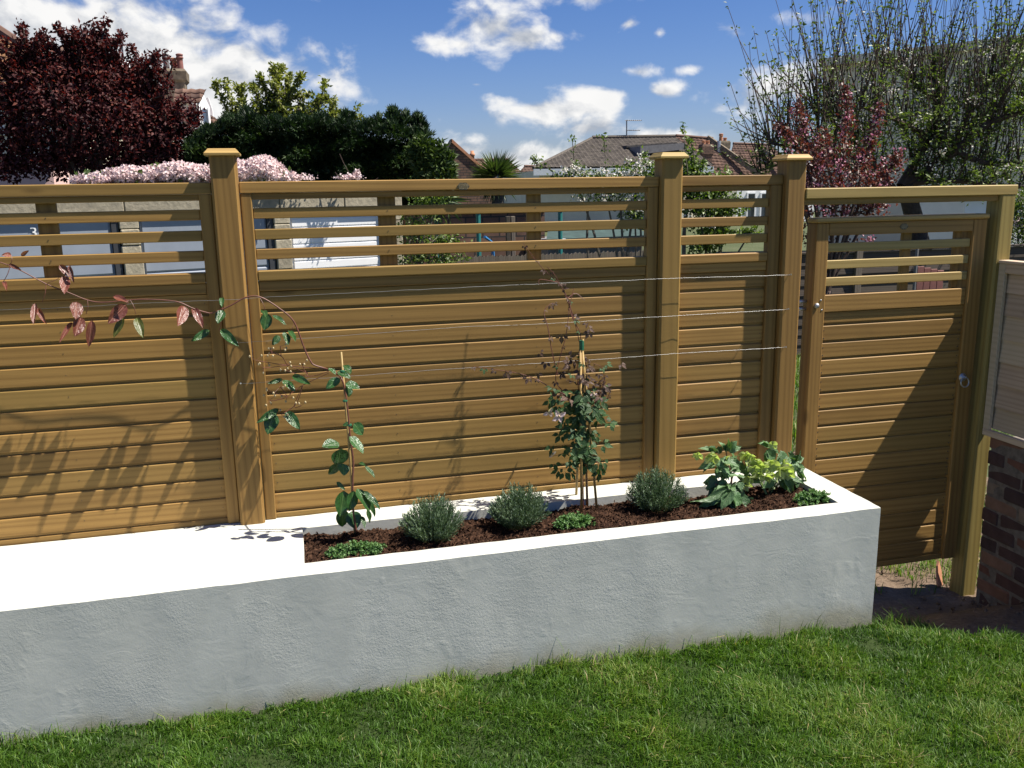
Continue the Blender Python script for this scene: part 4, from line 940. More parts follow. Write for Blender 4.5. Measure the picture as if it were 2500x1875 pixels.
# ------------------------------------------------------------------ hellebores
HL = [leaf_mesh('leaf', M['hell_leaf'], 'lance', .16, .25, 0, 9, .07, s) for s in range(4)]
HF = [leaf_mesh('sepal', M['hell_flower'], 'round', -.35, -.25, 0, 6, 0, s) for s in range(3)]
zc = lambda x, y: (1640+x/5.267, 1060+y/5.267)
def hell(name, basepx, label, stems, leaves, flowers, yb, fill):
    b = atz(*basepx, .505); e = empty(name, b, label, 'hellebore'); mb = MB()
    for st in stems:
        s = smooth_path([b+Vector((0, 0, -.01))]+[aty(*zc(*q), yb+dy) for q, dy in st], 5); mb.tube(s, list(np.linspace(.0048, .0025, len(s))), 6)
    mb.build('stems', M['stem_red'] if 'tall' in label else M['stem_green'], e, True)
    for (x0, y0, x1, y1, w, dy) in leaves:
        p0 = aty(*zc(x0, y0), yb+dy); p1 = aty(*zc(x1, y1), yb+dy-.02); place_leaf('leaf', random.choice(HL), e, p0, p1, 1.3*w/5.267*depth(p0)/FPX, (.2, -.75, .6), .35)
        for _ in range(2):
            j = Vector((random.uniform(-.03, .03), random.uniform(-.03, .03), random.uniform(-.015, .02))); place_leaf('leaf', random.choice(HL), e, p0, p1+j, 1.1*w/5.267*depth(p0)/FPX, (.1, -.6, .8), .7)
    for _ in range(fill[0]):
        x0, y0 = random.uniform(fill[1], fill[2]), random.uniform(fill[3], fill[4]); p0 = aty(*zc(x0, y0), yb+random.uniform(-.05, .05)); a = random.uniform(-3.3, .2); L = random.uniform(.05, .085)
        place_leaf('leaf', random.choice(HL), e, p0, p0+Vector((math.cos(a)*L, -random.uniform(0, .6)*L, math.sin(a)*L*.8+.01)), L*random.uniform(.5, .7), (.25, -.7, .65), .45)
    for (x, y, R, dy) in flowers:
        c = aty(*zc(x, y), yb+dy-.045); R = 1.5*R/5.267*depth(c)/FPX; ax = Vector((random.uniform(-.6, .6), -.7, random.uniform(-.9, .1))).normalized()
        u = ax.orthogonal().normalized(); v = ax.cross(u)
        for k in range(5):
            a = k*1.2566+x; d = (u*math.cos(a)+v*math.sin(a))
            place_leaf('sepal', random.choice(HF), e, c, c+(d*.95+ax*.30)*R*random.uniform(.8, 1.1), R*.8, tuple(ax), .12)
hell('hellebore', zc(700, 830), 'tall hellebore with red stems and drooping dark lower leaves', 
     [[((770, 600), 0), ((720, 360), 0), ((700, 230), 0)], [((640, 560), .02), ((560, 340), .0)], [((760, 620), -.02), ((830, 400), .02)], [((660, 700), -.02), ((560, 640), -.04)]],
     [(560, 330, 370, 440, 120, 0), (600, 320, 640, 470, 120, -.02), (650, 420, 740, 580, 130, -.02), (640, 470, 570, 560, 90, 0), (710, 215, 840, 90, 100, 0), (720, 210, 910, 160, 80, .01), (700, 210, 670, 140, 80, 0), (560, 230, 480, 160, 90, 0), (580, 240, 610, 170, 80, .02), (760, 330, 840, 430, 110, .02), (800, 300, 830, 290, 60, .03), (860, 370, 940, 420, 110, .03),
      (680, 640, 470, 780, 150, -.02), (660, 680, 560, 900, 150, -.04), (700, 700, 350, 980, 120, -.06), (720, 700, 640, 960, 160, -.06), (760, 720, 600, 990, 150, -.07), (780, 800, 970, 1040, 140, -.08), (820, 780, 1050, 970, 130, -.05), (760, 680, 900, 780, 120, -.02), (600, 620, 460, 700, 120, 0), (720, 640, 600, 650, 110, -.03), (700, 650, 760, 690, 100, -.03), (800, 850, 700, 920, 110, -.07), (830, 860, 960, 880, 100, -.06), (860, 840, 1190, 920, 90, -.04), (750, 760, 500, 880, 130, -.04), (790, 740, 870, 860, 130, -.06)],
     [(530, 285, 90, -.01), (335, 265, 60, 0), (480, 260, 60, .01), (700, 330, 60, .02)], -.27, (22, 560, 880, 300, 720))
hell('hellebore', zc(1240, 800), 'lime green flowering hellebore with broad dark oval leaves by the trough end',
     [[((1150, 600), 0), ((1100, 420), 0)], [((1260, 650), 0), ((1230, 420), 0), ((1280, 180), .02)], [((1330, 640), 0), ((1430, 480), 0)], [((1350, 660), .02), ((1560, 520), .02), ((1620, 330), .03)], [((1130, 620), -.03), ((1010, 560), -.03)], [((1100, 500), 0), ((950, 260), .01)]],
     [(1220, 200, 1330, 420, 150, 0), (1260, 170, 1145, 90, 80, .02), (1270, 170, 1400, 240, 70, .03), (1500, 290, 1360, 350, 160, .02), (1510, 370, 1660, 400, 110, .02), (1560, 340, 1520, 240, 70, .03), (1590, 340, 1660, 270, 110, .03), (1590, 430, 1740, 590, 130, .02), (1620, 430, 1720, 440, 90, .03), (1430, 550, 1540, 730, 150, -.03), (1480, 540, 1650, 630, 90, 0), (1400, 560, 1420, 640, 90, -.02), (1130, 560, 1050, 620, 90, -.02), (1200, 560, 1280, 640, 80, 0), (960, 620, 900, 700, 80, -.04), (930, 640, 840, 720, 80, -.04), (1050, 430, 1140, 480, 80, .03), (1020, 470, 1090, 520, 80, 0)],
     [(950, 250, 75, .01), (970, 330, 70, 0), (1070, 330, 70, .01), (1110, 380, 85, -.01), (1220, 360, 70, .01), (1240, 430, 75, -.01), (1140, 500, 85, -.03), (1200, 540, 80, -.03), (1030, 540, 85, -.04), (980, 580, 60, -.03), (1380, 470, 110, -.03), (1430, 380, 75, 0), (1470, 430, 80, 0), (1500, 500, 70, -.01), (1260, 510, 65, -.02), (950, 670, 60, -.05), (1300, 140, 50, .03), (1000, 280, 60, .02), (1160, 430, 80, -.03), (1320, 400, 70, -.01), (1060, 440, 70, -.03)], -.22, (9, 950, 1600, 330, 620))
# ------------------------------------------------------------------ background builders
def quadpart(name, parent, pts, mat, thick=0.08):
    """a slab through four corner points, thickened along its own normal"""
    P = [Vector(p) for p in pts]; n = (P[1]-P[0]).cross(P[-1]-P[0]).normalized()
    mb = MB(); m = len(P); V = P+[p+n*thick for p in P]
    mb.add(V, [tuple(range(m))[::-1], tuple(range(m, 2*m))]+[(i, (i+1) % m, m+(i+1) % m, m+i) for i in range(m)])
    return mb.build(name, mat, parent)
def tile_roof(name, parent, eL, eR, rR, rL, mat, tw, th, amp=0.03, lip=0.03, seed=0):
    """rows of waved tiles between an eave and a ridge line; columns run straight up the slope"""
    eL, eR, rR, rL = [np.array(p, float) for p in (eL, eR, rR, rL)]
    u = eR-eL; W = np.linalg.norm(u); u /= W
    n = np.cross(u, (rL+rR)/2-(eL+eR)/2); n /= np.linalg.norm(n)
    if n[2] < 0: n = -n
    s = np.cross(n, u)
    if s[2] < 0: s = -s
    H = max((rL-eL)@s, (rR-eR)@s); rows = max(2, int(H/th)); rl = np.random.default_rng(seed)
    V, Fq, va_ = [], [], []; k = 0
    for j in range(rows):
        t0, t1 = j/rows, (j+1)/rows+0.015
        def span(t):
            return (eL+(rL-eL)*t), (eR+(rR-eR)*t)
        a0, b0 = span(t0); a1, b1 = span(min(1, t1))
        l0 = (a0-eL)@u; r0 = (b0-eL)@u; c = math.floor(min(l0, (a1-eL)@u)/tw)*tw
        while c < max(r0, (b1-eL)@u):
            xa, xb = c, c+tw; c += tw
            tl = l0; tr = r0
            if xb <= min(tl, (a1-eL)@u) or xa >= max(tr, (b1-eL)@u): continue
            seg = 4; val = np.clip(rl.normal(.5, .22), 0, 1)
            for row in (0, 1, 2):
                for q in range(seg+1):
                    x = xa+(xb-xa)*q/seg; tt = t0 if row < 2 else min(1, t1)
                    A, B = span(tt); lx, rx = (A-eL)@u, (B-eL)@u; x = min(max(x, lx), rx)
                    base = A+u*(x-lx) if rx > lx else A
                    # keep rows on the straight A..B line
                    f = 0 if rx <= lx else (x-lx)/(rx-lx); base = A+(B-A)*f
                    h = amp*(0.5+0.5*math.cos(2*math.pi*(q/seg)))+(lip if row == 1 else (0 if row == 0 else 0.004))
                    V.append(base+n*h); va_.append(val)
            for row in (0, 1):
                for q in range(seg):
                    a = k+row*(seg+1)+q; Fq.append((a, a+1, a+seg+2, a+seg+1))
            k += 3*(seg+1)
    o = nobj(name, np.array(V), [np.array(Fq)], mat, parent, va_, smooth=False); tag(o, kind='stuff'); return o
def atdepth_z(px, py, z): return atz(px, py, z)
GZ = -0.45

# ------------------------------------------------------------------ garages
YG = 9.0
ga = empty('garage_block', aty(350, 560, YG), 'row of rough concrete block garages with grey and white doors behind the fence', 'garages')
ga.location.z = GZ
GTH = math.radians(16.5)
def gx(px):   # distance along the garage front, which is turned a little towards the sun
    d = ray(px, 560); g0 = aty(350, 560, YG); u = (math.cos(GTH), math.sin(GTH))
    det = d[0]*(-u[1])+u[0]*d[1]; rx, ry = g0.x-CAM[0], g0.y-CAM[1]
    return g0.x+(d[0]*ry-d[1]*rx)/det
ztop = aty(400, 470, YG).z; zlin = aty(400, 524, YG).z+0.02; zlow = zlin-0.10
bmesh_cache = {}
def blockpiece(x0, x1, z0, z1, y0=YG, d=0.25):
    mb = MB(); mb.box(x0, x1, y0, y0+d, z0, z1, 0.012, random.uniform(.2, .9)); o = mb.build('block', M['block'], ga); return o
xl, xr = gx(-420), gx(985)
joints = [xl, gx(-120), gx(309), gx(688), gx(845), xr]
for a, b in zip(joints[:-1], joints[1:]): blockpiece(a+.004, b-.004, zlin, ztop, YG+random.uniform(0, .012))
pil = [(-170, -125), (293, 342), (672, 711), (936, 985)]
for (a, b) in pil:
    z = GZ
    while z < zlin-.02:
        z1 = min(z+0.215, zlin-.004); blockpiece(gx(a)+random.uniform(-.008, .008), gx(b)+random.uniform(-.008, .008), z, z1-.006, YG+.01+random.uniform(0, .01)); z = z1
mb = MB(); mb.box(xl, xr+.05, YG+.24, YG+.3, GZ, zlin); mb.build('back_infill', M['frame_dark'], ga)
mb = MB(); mb.box(xr-.2, xr-.02, YG+.26, YG+5.2, GZ, ztop-.01); mb.build('side_wall', M['block'], ga)
mb = MB(); mb.box(xl-.05, xr+.03, YG+.015, YG+5.3, ztop+.002, ztop+.06, .01); mb.build('roof_slab', M['felt'], ga)
def door(pxa, pxb, mat, ribs, number=None, frame=0.0):
    x0, x1 = gx(pxa)+.01, gx(pxb)-.01; y = YG+0.065; zt = zlin-.008
    f = 0.09*frame
    if frame:
        for (a, b, c, d) in ((x1-f, x1, GZ, zt), (x0, x1-f-.002, zt-.055, zt)):
            mb = MB(); mb.box(a, b, y-.015, y+.06, c, d, .004); mb.build('door_frame', M['frame_dark'], ga)
    mb = MB(); mb.box(x0, x1-f-.004, y+.03, y+.05, GZ, zt-.06*bool(frame)); dd = mb.build('door', M[mat], ga)
    z = zt-.06*bool(frame)-.004; w = 0.235 if not ribs else 0.118
    pm_ = None
    while z > 0.55:
        mb = MB(); g_ = 0.022 if not ribs else .012
        mb.prism([(y+.031, z-w), (y+.012, z-w+g_), (y+.012, z-g_), (y+.031, z)], x0+.03, x1-f-.03); mb.build('door_panel', M[mat], dd); z -= w+.004
    if number:
        cu = bpy.data.curves.new('numeral', 'FONT'); cu.body = number; cu.size = 0.19; cu.extrude = 0.004; cu.align_x = 'CENTER'
        tmp = bpy.data.objects.new('numeral_tmp', cu); col.objects.link(tmp); dg = bpy.context.evaluated_depsgraph_get()
        me = bpy.data.meshes.new_from_object(tmp.evaluated_get(dg)); bpy.data.objects.remove(tmp); me.materials.clear(); me.materials.append(M['white_paint'])
        c = aty(82, 573, YG+.7); c.x = gx(82); c.y = y-.005; o = link('numeral', me, dd, c); o.rotation_euler.x = math.pi/2
    return dd
door(-125, 293, 'door_grey', False, '3', 1.0); door(342, 672, 'door_grey', False, None, 1.0); door(711, 936, 'door_white', True, None, 0)
ga.rotation_euler.z = GTH

# pink flowering mass on the garage roof
def flower_mound(name, label, cat, lumps, Y, nf, nl, fmat, size, dyspread=0.5, zmin=None):
    c0 = aty(*lumps[0][:2], Y); e = empty(name, (c0.x, Y+.3, ztop), label, cat)
    P = []; Nn = []
    wts = np.array([l[2]*l[3] for l in lumps], float); wts /= wts.sum()
    for _ in range(nf):
        l = lumps[rng.choice(len(lumps), p=wts)]; c = np.array(aty(l[0], l[1], Y)); k = depth(c)/FPX
        d = rvec(1)[0]; d[1] = -abs(d[1]) if rng.uniform() < .7 else d[1]; rr = rng.uniform(.8, 1.05)+0.06*math.sin(l[0]+d[0]*9)
        p = c+d*rr*np.array([l[2]*k, dyspread, l[3]*k])
        if p[2] < (ztop+.05): continue
        P.append(p); Nn.append(d)
    P = np.array(P); Nn = np.array(Nn); n = len(P)
    V, Fs = leafset(P, rvec(n)-Nn*.2, Nn+.5*rvec(n), size*rng.uniform(.7, 1.3, n), size*rng.uniform(.7, 1.1, n), .25)
    tag(nobj('blossom', V, [Fs], fmat, e, np.repeat(np.clip(rng.normal(.6, .25, n), 0, 1), 4)), kind='stuff')
    k = rng.choice(n, nl); Pl = P[k]-Nn[k]*.10+rng.normal(0, .03, (nl, 3))
    V, Fs = leafset(Pl, rvec(nl), Nn[k]+.6*rvec(nl), .09, .05, .2)
    tag(nobj('foliage', V, [Fs], M['shrub'], e, np.repeat(rng.uniform(0, .5, nl), 4)), kind='stuff')
    return e
flower_mound('flowering_climber', 'mass of pale pink blossom sprawling over the garage roof', 'climber',
             [(240, 438, 60, 14), (330, 430, 80, 22), (430, 425, 70, 26), (480, 428, 60, 24), (440, 415, 24, 18), (600, 425, 60, 30), (640, 420, 50, 36), (690, 436, 40, 18), (560, 435, 50, 20)], YG+.8, 15000, 2500, M['pink_flower'], .045)
mb = MB()
e = empty('trailing_stems', aty(850, 440, YG+.6), 'thin trailing stems with a few pink blossoms on the garage roof end', 'climber'); e.location.z = ztop+.05
P = []
for (a, b, c) in [((862, 440), (840, 400), (829, 375)), ((850, 440), (825, 428), (818, 420)), ((870, 440), (860, 425), (875, 422)), ((900, 440), (915, 440), (923, 434)), ((880, 440), (876, 420), (872, 420)), ((840, 440), (815, 435), (808, 432))]:
    s = smooth_path([aty(*q, YG+.6) for q in (a, b, c)], 4); s[0].z = ztop+.05; mb.tube(s, .006, 5)
mb.build('stems', M['twig'], e)
for k in range(420):
    x = rng.normal(852, 14) if rng.uniform() < .7 else rng.normal(745, 12); P.append(aty(x, 436-abs(rng.normal(0, 4)), YG+.6+rng.uniform(-.1, .1)))
for k in range(60): P.append(aty(872+rng.normal(0, 3), 422+rng.normal(0, 4), YG+.6))
P = np.array(P); n = len(P); V, Fs = leafset(P, rvec(n), rvec(n)+[0, -1, .3], .035, .03); tag(nobj('blossom', V, [Fs], M['pink_flower'], e, np.repeat(rng.uniform(.3, 1, n), 4)), kind='stuff')

# ------------------------------------------------------------------ trees
def branchy(mb, p, d, L, r, lev, out, rnd, spread=.6, up=.15, n=3, minr=.006):
    steps = 5; pts = [p]; dd = Vector(d).normalized()
    for i in range(steps):
        dd = (dd+Vector((rnd.uniform(-1, 1), rnd.uniform(-1, 1), rnd.uniform(-.7, 1)))*.13+Vector((0, 0, up*.2))).normalized(); pts.append(pts[-1]+dd*L/steps)
    rad = [max(minr, r*(1-.5*i/steps)) for i in range(steps+1)]; mb.tube(pts, rad, 5 if lev else 8, cap=False)
    out.append((lev, pts))
    if lev <= 0: return
    for k in range(n):
        i = rnd.randint(2, steps); v = Vector((rnd.uniform(-1, 1), rnd.uniform(-1, 1), rnd.uniform(-.3, .8))).normalized()
        branchy(mb, pts[i], (dd+v*spread*1.4), L*rnd.uniform(.55, .75), rad[i]*.65, lev-1, out, rnd, spread, up, n, minr)
def lump_points(lumps, Y, n, ry=0.8, shell=.35):
    P = []; Nn = []
    wts = np.array([l[2]*l[3] for l in lumps], float)**.9; wts /= wts.sum(); idx = rng.choice(len(lumps), n, p=wts)
    for i, l in enumerate(lumps):
        m = int((idx == i).sum()); c = np.array(aty(l[0], l[1], Y+(l[4] if len(l) > 4 else 0))); k = depth(c)/FPX
        d = rvec(m); rr = (1-shell*rng.uniform(0, 1, m)**1.5)*(1+.12*np.sin(d[:, 0]*7+l[0])+.10*np.sin(d[:, 2]*9+l[1]))
        P.append(c+d*rr[:, None]*np.array([l[2]*k, ry*min(l[2], 1.3*l[3])*k, l[3]*k])); Nn.append(d)
    return np.concatenate(P), np.concatenate(Nn)
def tree(name, label, base, trunk_r, fork_z, limbs, crown_mat, lumps, Y, n, L, W, ry=.8, bark='bark', shoots=(), vmean=.5, droop=.1, shell=.4, group=None, upb=0.0, auto=(0, 0, 0)):
    b = Vector(base); e = empty(name, b, label, 'tree', group); rnd = random.Random(len(lumps)*7+n)
    mb = MB(); fk = Vector((b.x+rnd.uniform(-.1, .1), b.y, fork_z))
    mb.tube(smooth_path([b, b.lerp(fk, .5)+Vector((rnd.uniform(-.06, .06), 0, 0)), fk], 4), list(np.linspace(trunk_r*1.25, trunk_r*.8, 9)), 10)
    mb.build('trunk', M[bark], e, True); mb = MB(); out = []
    for l in lumps[:limbs]:
        c = aty(l[0], l[1], Y); branchy(mb, fk, c-fk, (c-fk).length*.62, trunk_r*.5, 1, out, rnd, .5, .1)
    shoots = list(shoots)
    for _ in range(auto[0]):   # short leafy shoots breaking the outline
        l = lumps[rnd.randrange(len(lumps))]; a = rnd.uniform(.15, 2.99); r1 = rnd.uniform(.5, .9); ex = rnd.uniform(.5, 1)*auto[1]
        x0_, y0_ = l[0]+math.cos(a)*l[2]*r1, l[1]-math.sin(a)*l[3]*r1; x1_ = l[0]+math.cos(a)*(l[2]+ex*.7)+rnd.uniform(-8, 8); y1_ = l[1]-math.sin(a)*(l[3]+ex)
        shoots.append(([(x0_, y0_), ((x0_+x1_)/2+rnd.uniform(-6, 6), (y0_+y1_)/2), (x1_, y1_)], auto[2]))
    P, Nn = lump_points(lumps, Y, n, ry, shell)
    D = unit(rvec(n)+Nn*.7+np.array([0, 0, upb]))
    P2_, D2, N2 = [], [], []
    for (pts, m) in shoots:
        s = smooth_path([aty(*q, Y+rnd.uniform(-.3, .1)) for q in pts], 5); mb.tube(s, list(np.linspace(.018, .006, len(s))), 5, cap=False)
        for k in range(m):
            t = rnd.random()**.8; i = min(len(s)-1, int(t*len(s))); j = min(len(s)-1, i+1); q = s[i].lerp(s[j], rnd.random())
            P2_.append(np.array(q)+rng.normal(0, .035, 3)); D2.append(rvec(1)[0]+np.array([0, 0, .2])); N2.append(rvec(1)[0])
    if mb.n: tag(mb.build('branches', M[bark], e), kind='stuff')
    vals = np.clip(rng.normal(vmean, .22, n)+.18*wob(P, 2.2), 0, 1)
    if P2_:
        P = np.concatenate([P, np.array(P2_)]); D = np.concatenate([D, np.array(D2)]); Nn = np.concatenate([Nn, np.array(N2)]); vals = np.concatenate([vals, np.clip(rng.normal(vmean+.1, .2, len(P2_)), 0, 1)])
    m = len(P)
    V, Fs = leafset(P, D, Nn+.8*rvec(m)+[0, 0, .4], L*rng.uniform(.6, 1.3, m), W*rng.uniform(.7, 1.25, m), .2, droop)
    tag(nobj('crown', V, [Fs], crown_mat, e, np.repeat(vals, 4)), kind='stuff'); return e
def gbase(px, Y, dx=0):
    p = aty(px, 560, Y); return (p.x+dx, Y, float(gz(0, Y)))
YP = 12.5
tree('purple_plum_tree', 'dark purple leaved plum tree rising behind the garages', gbase(230, YP), .14, 1.9, 6, M['plum'],
     [(120, 258, 110, 114), (250, 278, 138, 123), (355, 318, 87, 92), (180, 178, 82, 52), (280, 198, 82, 61), (60, 208, 73, 70), (40, 308, 55, 70), (405, 358, 57, 63), (150, 388, 101, 52), (300, 398, 119, 44), (240, 128, 46, 35), (350, 238, 55, 52), (20, 398, 73, 44), (440, 313, 25, 29), (400, 408, 64, 35), (60, 138, 36, 35)], YP, 30000, .078, .043,
     shoots=[([(190, 170), (165, 120), (140, 65)], 240), ([(170, 150), (130, 115)], 90), ([(240, 160), (225, 110), (215, 90)], 180), ([(250, 160), (250, 110), (247, 88)], 135), ([(280, 170), (275, 120), (268, 98)], 150), ([(330, 190), (330, 140), (320, 118)], 135), ([(340, 200), (370, 150), (385, 135)], 165), ([(350, 200), (385, 170), (378, 150)], 105), ([(400, 210), (420, 160), (400, 125)], 60), ([(180, 150), (180, 90), (183, 80)], 120), ([(100, 150), (95, 115)], 90), ([(60, 150), (40, 120)], 90), ([(460, 330), (500, 350), (510, 360)], 60)], vmean=.5, shell=1.0, auto=(150, 52, 70))
YT = 15.5
tree('green_cherry_tree', 'upright yellow green tree showing above the dark conifer hedge', gbase(680, YT), .16, 2.2, 4, M['cherry'],
     [(620, 298, 90, 34), (700, 292, 90, 42), (790, 305, 90, 36), (580, 302, 30, 24), (690, 250, 24, 36), (650, 265, 34, 24), (840, 300, 36, 30)], YT, 6500, .085, .045,
     shoots=[([(570, 300), (545, 250), (525, 202)], 255), ([(580, 290), (560, 240), (551, 202)], 225), ([(600, 290), (590, 240), (578, 214)], 225), ([(600, 280), (590, 240), (595, 210)], 165), ([(640, 270), (625, 225), (618, 208)], 240), ([(660, 260), (645, 215), (635, 186)], 255), ([(680, 260), (680, 200), (687, 164)], 390), ([(675, 260), (668, 190), (668, 166)], 225), ([(700, 250), (705, 205), (708, 184)], 195), ([(700, 240), (725, 205), (735, 184)], 225), ([(730, 270), (735, 240), (760, 230)], 180), ([(770, 280), (785, 240), (793, 202)], 225), ([(760, 280), (775, 245), (800, 240)], 180), ([(810, 290), (812, 245)], 135)], vmean=.5, shell=.6, upb=.2, auto=(26, 26, 60))

# conifer hedge
YH = 12.2
he = empty('conifer_hedge', gbase(760, YH), 'tall dark clipped conifer hedge behind the garages', 'hedge')
top = [(455, 350), (480, 330), (520, 316), (560, 302), (600, 292), (680, 296), (760, 300), (820, 300), (880, 305), (930, 310), (985, 320), (1030, 330), (1045, 345)]
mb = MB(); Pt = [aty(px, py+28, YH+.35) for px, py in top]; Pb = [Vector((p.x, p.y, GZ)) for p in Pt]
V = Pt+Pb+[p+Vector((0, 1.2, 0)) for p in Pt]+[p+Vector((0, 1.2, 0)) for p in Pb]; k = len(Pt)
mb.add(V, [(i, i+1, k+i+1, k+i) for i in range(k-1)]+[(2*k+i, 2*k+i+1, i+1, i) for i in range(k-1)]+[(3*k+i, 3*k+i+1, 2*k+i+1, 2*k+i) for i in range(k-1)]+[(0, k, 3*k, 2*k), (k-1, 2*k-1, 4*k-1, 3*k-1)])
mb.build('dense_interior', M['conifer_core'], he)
P, D, Nn, L_ = [], [], [], []
tx = np.array([t[0] for t in top], float); ty = np.array([t[1] for t in top], float)
for _ in range(26000):
    px = rng.uniform(452, 1048); ytop = np.interp(px, tx, ty)+6*math.sin(px*.11)+5*math.sin(px*.031); v = rng.uniform()
    if v < .3: py = ytop+rng.uniform(-6, 20); yy = YH+rng.uniform(-.2, .9); dd = np.array([rng.normal(0, .4), -.3, 1.0])
    else: py = ytop+rng.uniform(0, 165); yy = YH+.15+rng.normal(0, .10)+.16*math.sin(px*.05)+.1*math.sin(py*.09+px*.02); dd = np.array([rng.normal(0, .5), -.9, .35+rng.normal(0, .3)])
    P.append(aty(px, py, yy)); D.append(dd); Nn.append(rvec(1)[0]+np.array([0, -.5, .5])); L_.append(rng.uniform(.06, .14))
for (px, py, h, m) in [(960, 305, 34, 420), (1020, 320, 34, 420), (845, 305, 26, 250), (600, 292, 22, 150), (990, 310, 30, 240), (925, 312, 24, 150), (1035, 340, 30, 200), (780, 300, 16, 120)]:
    for _ in range(m):
        t = rng.uniform()**.8; w = 26*(1-t)+3; x = px+rng.normal(0, w*.45); y_ = py+20-t*(h+20); P.append(aty(x, y_, YH+rng.normal(.2, .12))); D.append(np.array([(x-px)/w*.8, rng.normal(0, .4), .9])); Nn.append(rvec(1)[0]); L_.append(rng.uniform(.08, .17))
n = len(P); Pn = np.array([tuple(p) for p in P]); V, Fs = leafset(Pn, np.array(D), np.array(Nn), np.array(L_), np.array(L_)*.20, .1, .15)
n3_ = 3; VV = [V]; FF = [Fs]
for s in (-.7, .7):   # side sprays of each frond
    Dn = unit(np.array(D)); S = unit(np.cross(Dn, np.array(Nn))); v2, f2 = leafset(Pn+Dn*np.array(L_)[:, None]*.25, Dn+S*s*1.2, np.array(Nn), np.array(L_)*.6, np.array(L_)*.14, .1, .2); FF.append(f2+4*n*len(VV)); VV.append(v2)
vals = np.clip(rng.normal(.40, .2, n)+.22*wob(Pn, 3), 0, 1); tag(nobj('fronds', np.concatenate(VV), [np.concatenate(FF)], M['conifer'], he, np.tile(np.repeat(vals, 4), 3)), kind='stuff')
tree('conifer_bush', 'bright green conifer bush at the end of the dark hedge', gbase(1055, YH-.6), .06, .9, 2, M['conifer'], [(1050, 400, 34, 46), (1075, 400, 30, 44), (1030, 370, 28, 30), (1085, 430, 22, 30), (1060, 450, 40, 40)], YH-.6, 5200, .14, .045, vmean=.95, shell=.7, upb=.4)

# cordyline
YC = 13.0
cb_ = gbase(1213, YC); co = empty('cordyline_palm', cb_, 'spiky sword leaved cordyline palm on a shaggy trunk', 'palm'); head = aty(1213, 434, YC)
mb = MB(); mb.tube([Vector(cb_), Vector(cb_).lerp(head, .5)+Vector((.05, 0, 0)), head], [.16, .13, .11], 9); mb.build('trunk', M['bark_grey'], co, True)
n = 330; d = rvec(n); d[:, 2] = np.abs(d[:, 2])*1.1+.02; low = rng.uniform(size=n) < .28; d[low, 2] = -rng.uniform(.2, 1.1, low.sum()); d = unit(d)
L_ = rng.uniform(.38, .54, n); V, Fs = leafset(np.repeat(np.array(head)[None], n, 0)+d*.06, d, np.array([[0, 0, 1.]])+.2*rvec(n), L_, .042, .2, .06)
nobj('sword_leaves', V, [Fs], M['cordyline'], co, np.repeat(np.clip(rng.normal(.45, .25, n)-.25*low, 0, 1), 4))['kind'] = 'stuff'

# ------------------------------------------------------------------ houses far left
def chimney(parent, pxl, pxr, pyt, pyb, Y, mat, pots, d=.8):
    a = aty(pxl, pyt, Y); b = aty(pxr, pyb, Y); mb = MB(); w = b.x-a.x
    prof = [(-.5, b.z-1.0), (-.5, b.z), (-.46, b.z+.02), (-.46, a.z-.62*(a.z-b.z)), (-.56, a.z-.5*(a.z-b.z)), (-.58, a.z-.12*(a.z-b.z)), (-.5, a.z)]
    V = []; Fc = []
    for (h, z) in prof:
        h = -h*w; V += [((a.x+b.x)/2-h, Y-d*.5*h/w*1.6, z), ((a.x+b.x)/2+h, Y-d*.5*h/w*1.6, z), ((a.x+b.x)/2+h, Y+d*.5*h/w*1.6, z), ((a.x+b.x)/2-h, Y+d*.5*h/w*1.6, z)]
    for i in range(len(prof)-1):
        for k in range(4): Fc.append((i*4+k, i*4+(k+1) % 4, i*4+4+(k+1) % 4, i*4+4+k))
    Fc += [(3, 2, 1, 0), tuple(range(len(V)-4, len(V)))]; mb.add(V, Fc); st = mb.build('chimney_stack', mat, parent)
    for (px, pyt2, wpx, m, dy) in pots:
        c = aty(px, pyt, Y+dy); tz = aty(px, pyt2, Y+dy).z; r = wpx*depth(c)/FPX/2; h = tz-c.z+.1
        mb = MB(); mb.lathe([(r*1.1, 0), (r*.95, h*.2), (r*.88, h*.6), (r*.9, h*.74), (r*1.12, h*.76), (r*1.12, h*.81), (r*.92, h*.83), (r*.95, h*.9), (r*1.1, h*.92), (r*1.05, h*.97), (r*.6, h)], (c.x, c.y, c.z-.1), 14); mb.build('chimney_pot', m, st, True)
    return st
YL = 19
lh = empty('left_house', (aty(-100, 300, YL).x, YL, GZ), 'cream house with a weathered orange tiled hip roof behind the plum tree', 'house')
eL = aty(-420, 250, YL); eR = aty(238, 218, YL); eR.z = eL.z = (eL.z+eR.z)/2
rR = aty(-115, 0, YL+3.2); rL = Vector((eL.x, rR.y, rR.z))
tile_roof('roof_tiles', lh, eL, eR, rR, rL, M['tile_orange'], .30, .28, .035, .03, 1)
quadpart('roof_deck', lh, [eL-Vector((0, 0, .05)), eR-Vector((0, 0, .05)), rR-Vector((0, 0, .05)), rL-Vector((0, 0, .05))], M['felt'], -.05)
quadpart('hip_side', lh, [eR, Vector((eR.x, eR.y+6.4, eR.z)), rR], M['tile_orange'], .02)
mb = MB(); hp = [eR.lerp(rR, t) for t in np.linspace(0, 1, 14)]; mb.tube(hp, .13, 8); mb.build('hip_tiles', M['tile_red'], lh)
mb = MB(); mb.box(eL.x, eR.x-.4, YL+.35, YL+6, GZ, eL.z-.02); mb.build('wall', M['cream'], lh)
mb = MB(); mb.box(eL.x, eR.x, YL-.02, YL+.34, eL.z-.14, eL.z-.03); mb.build('fascia', M['white_paint'], lh)
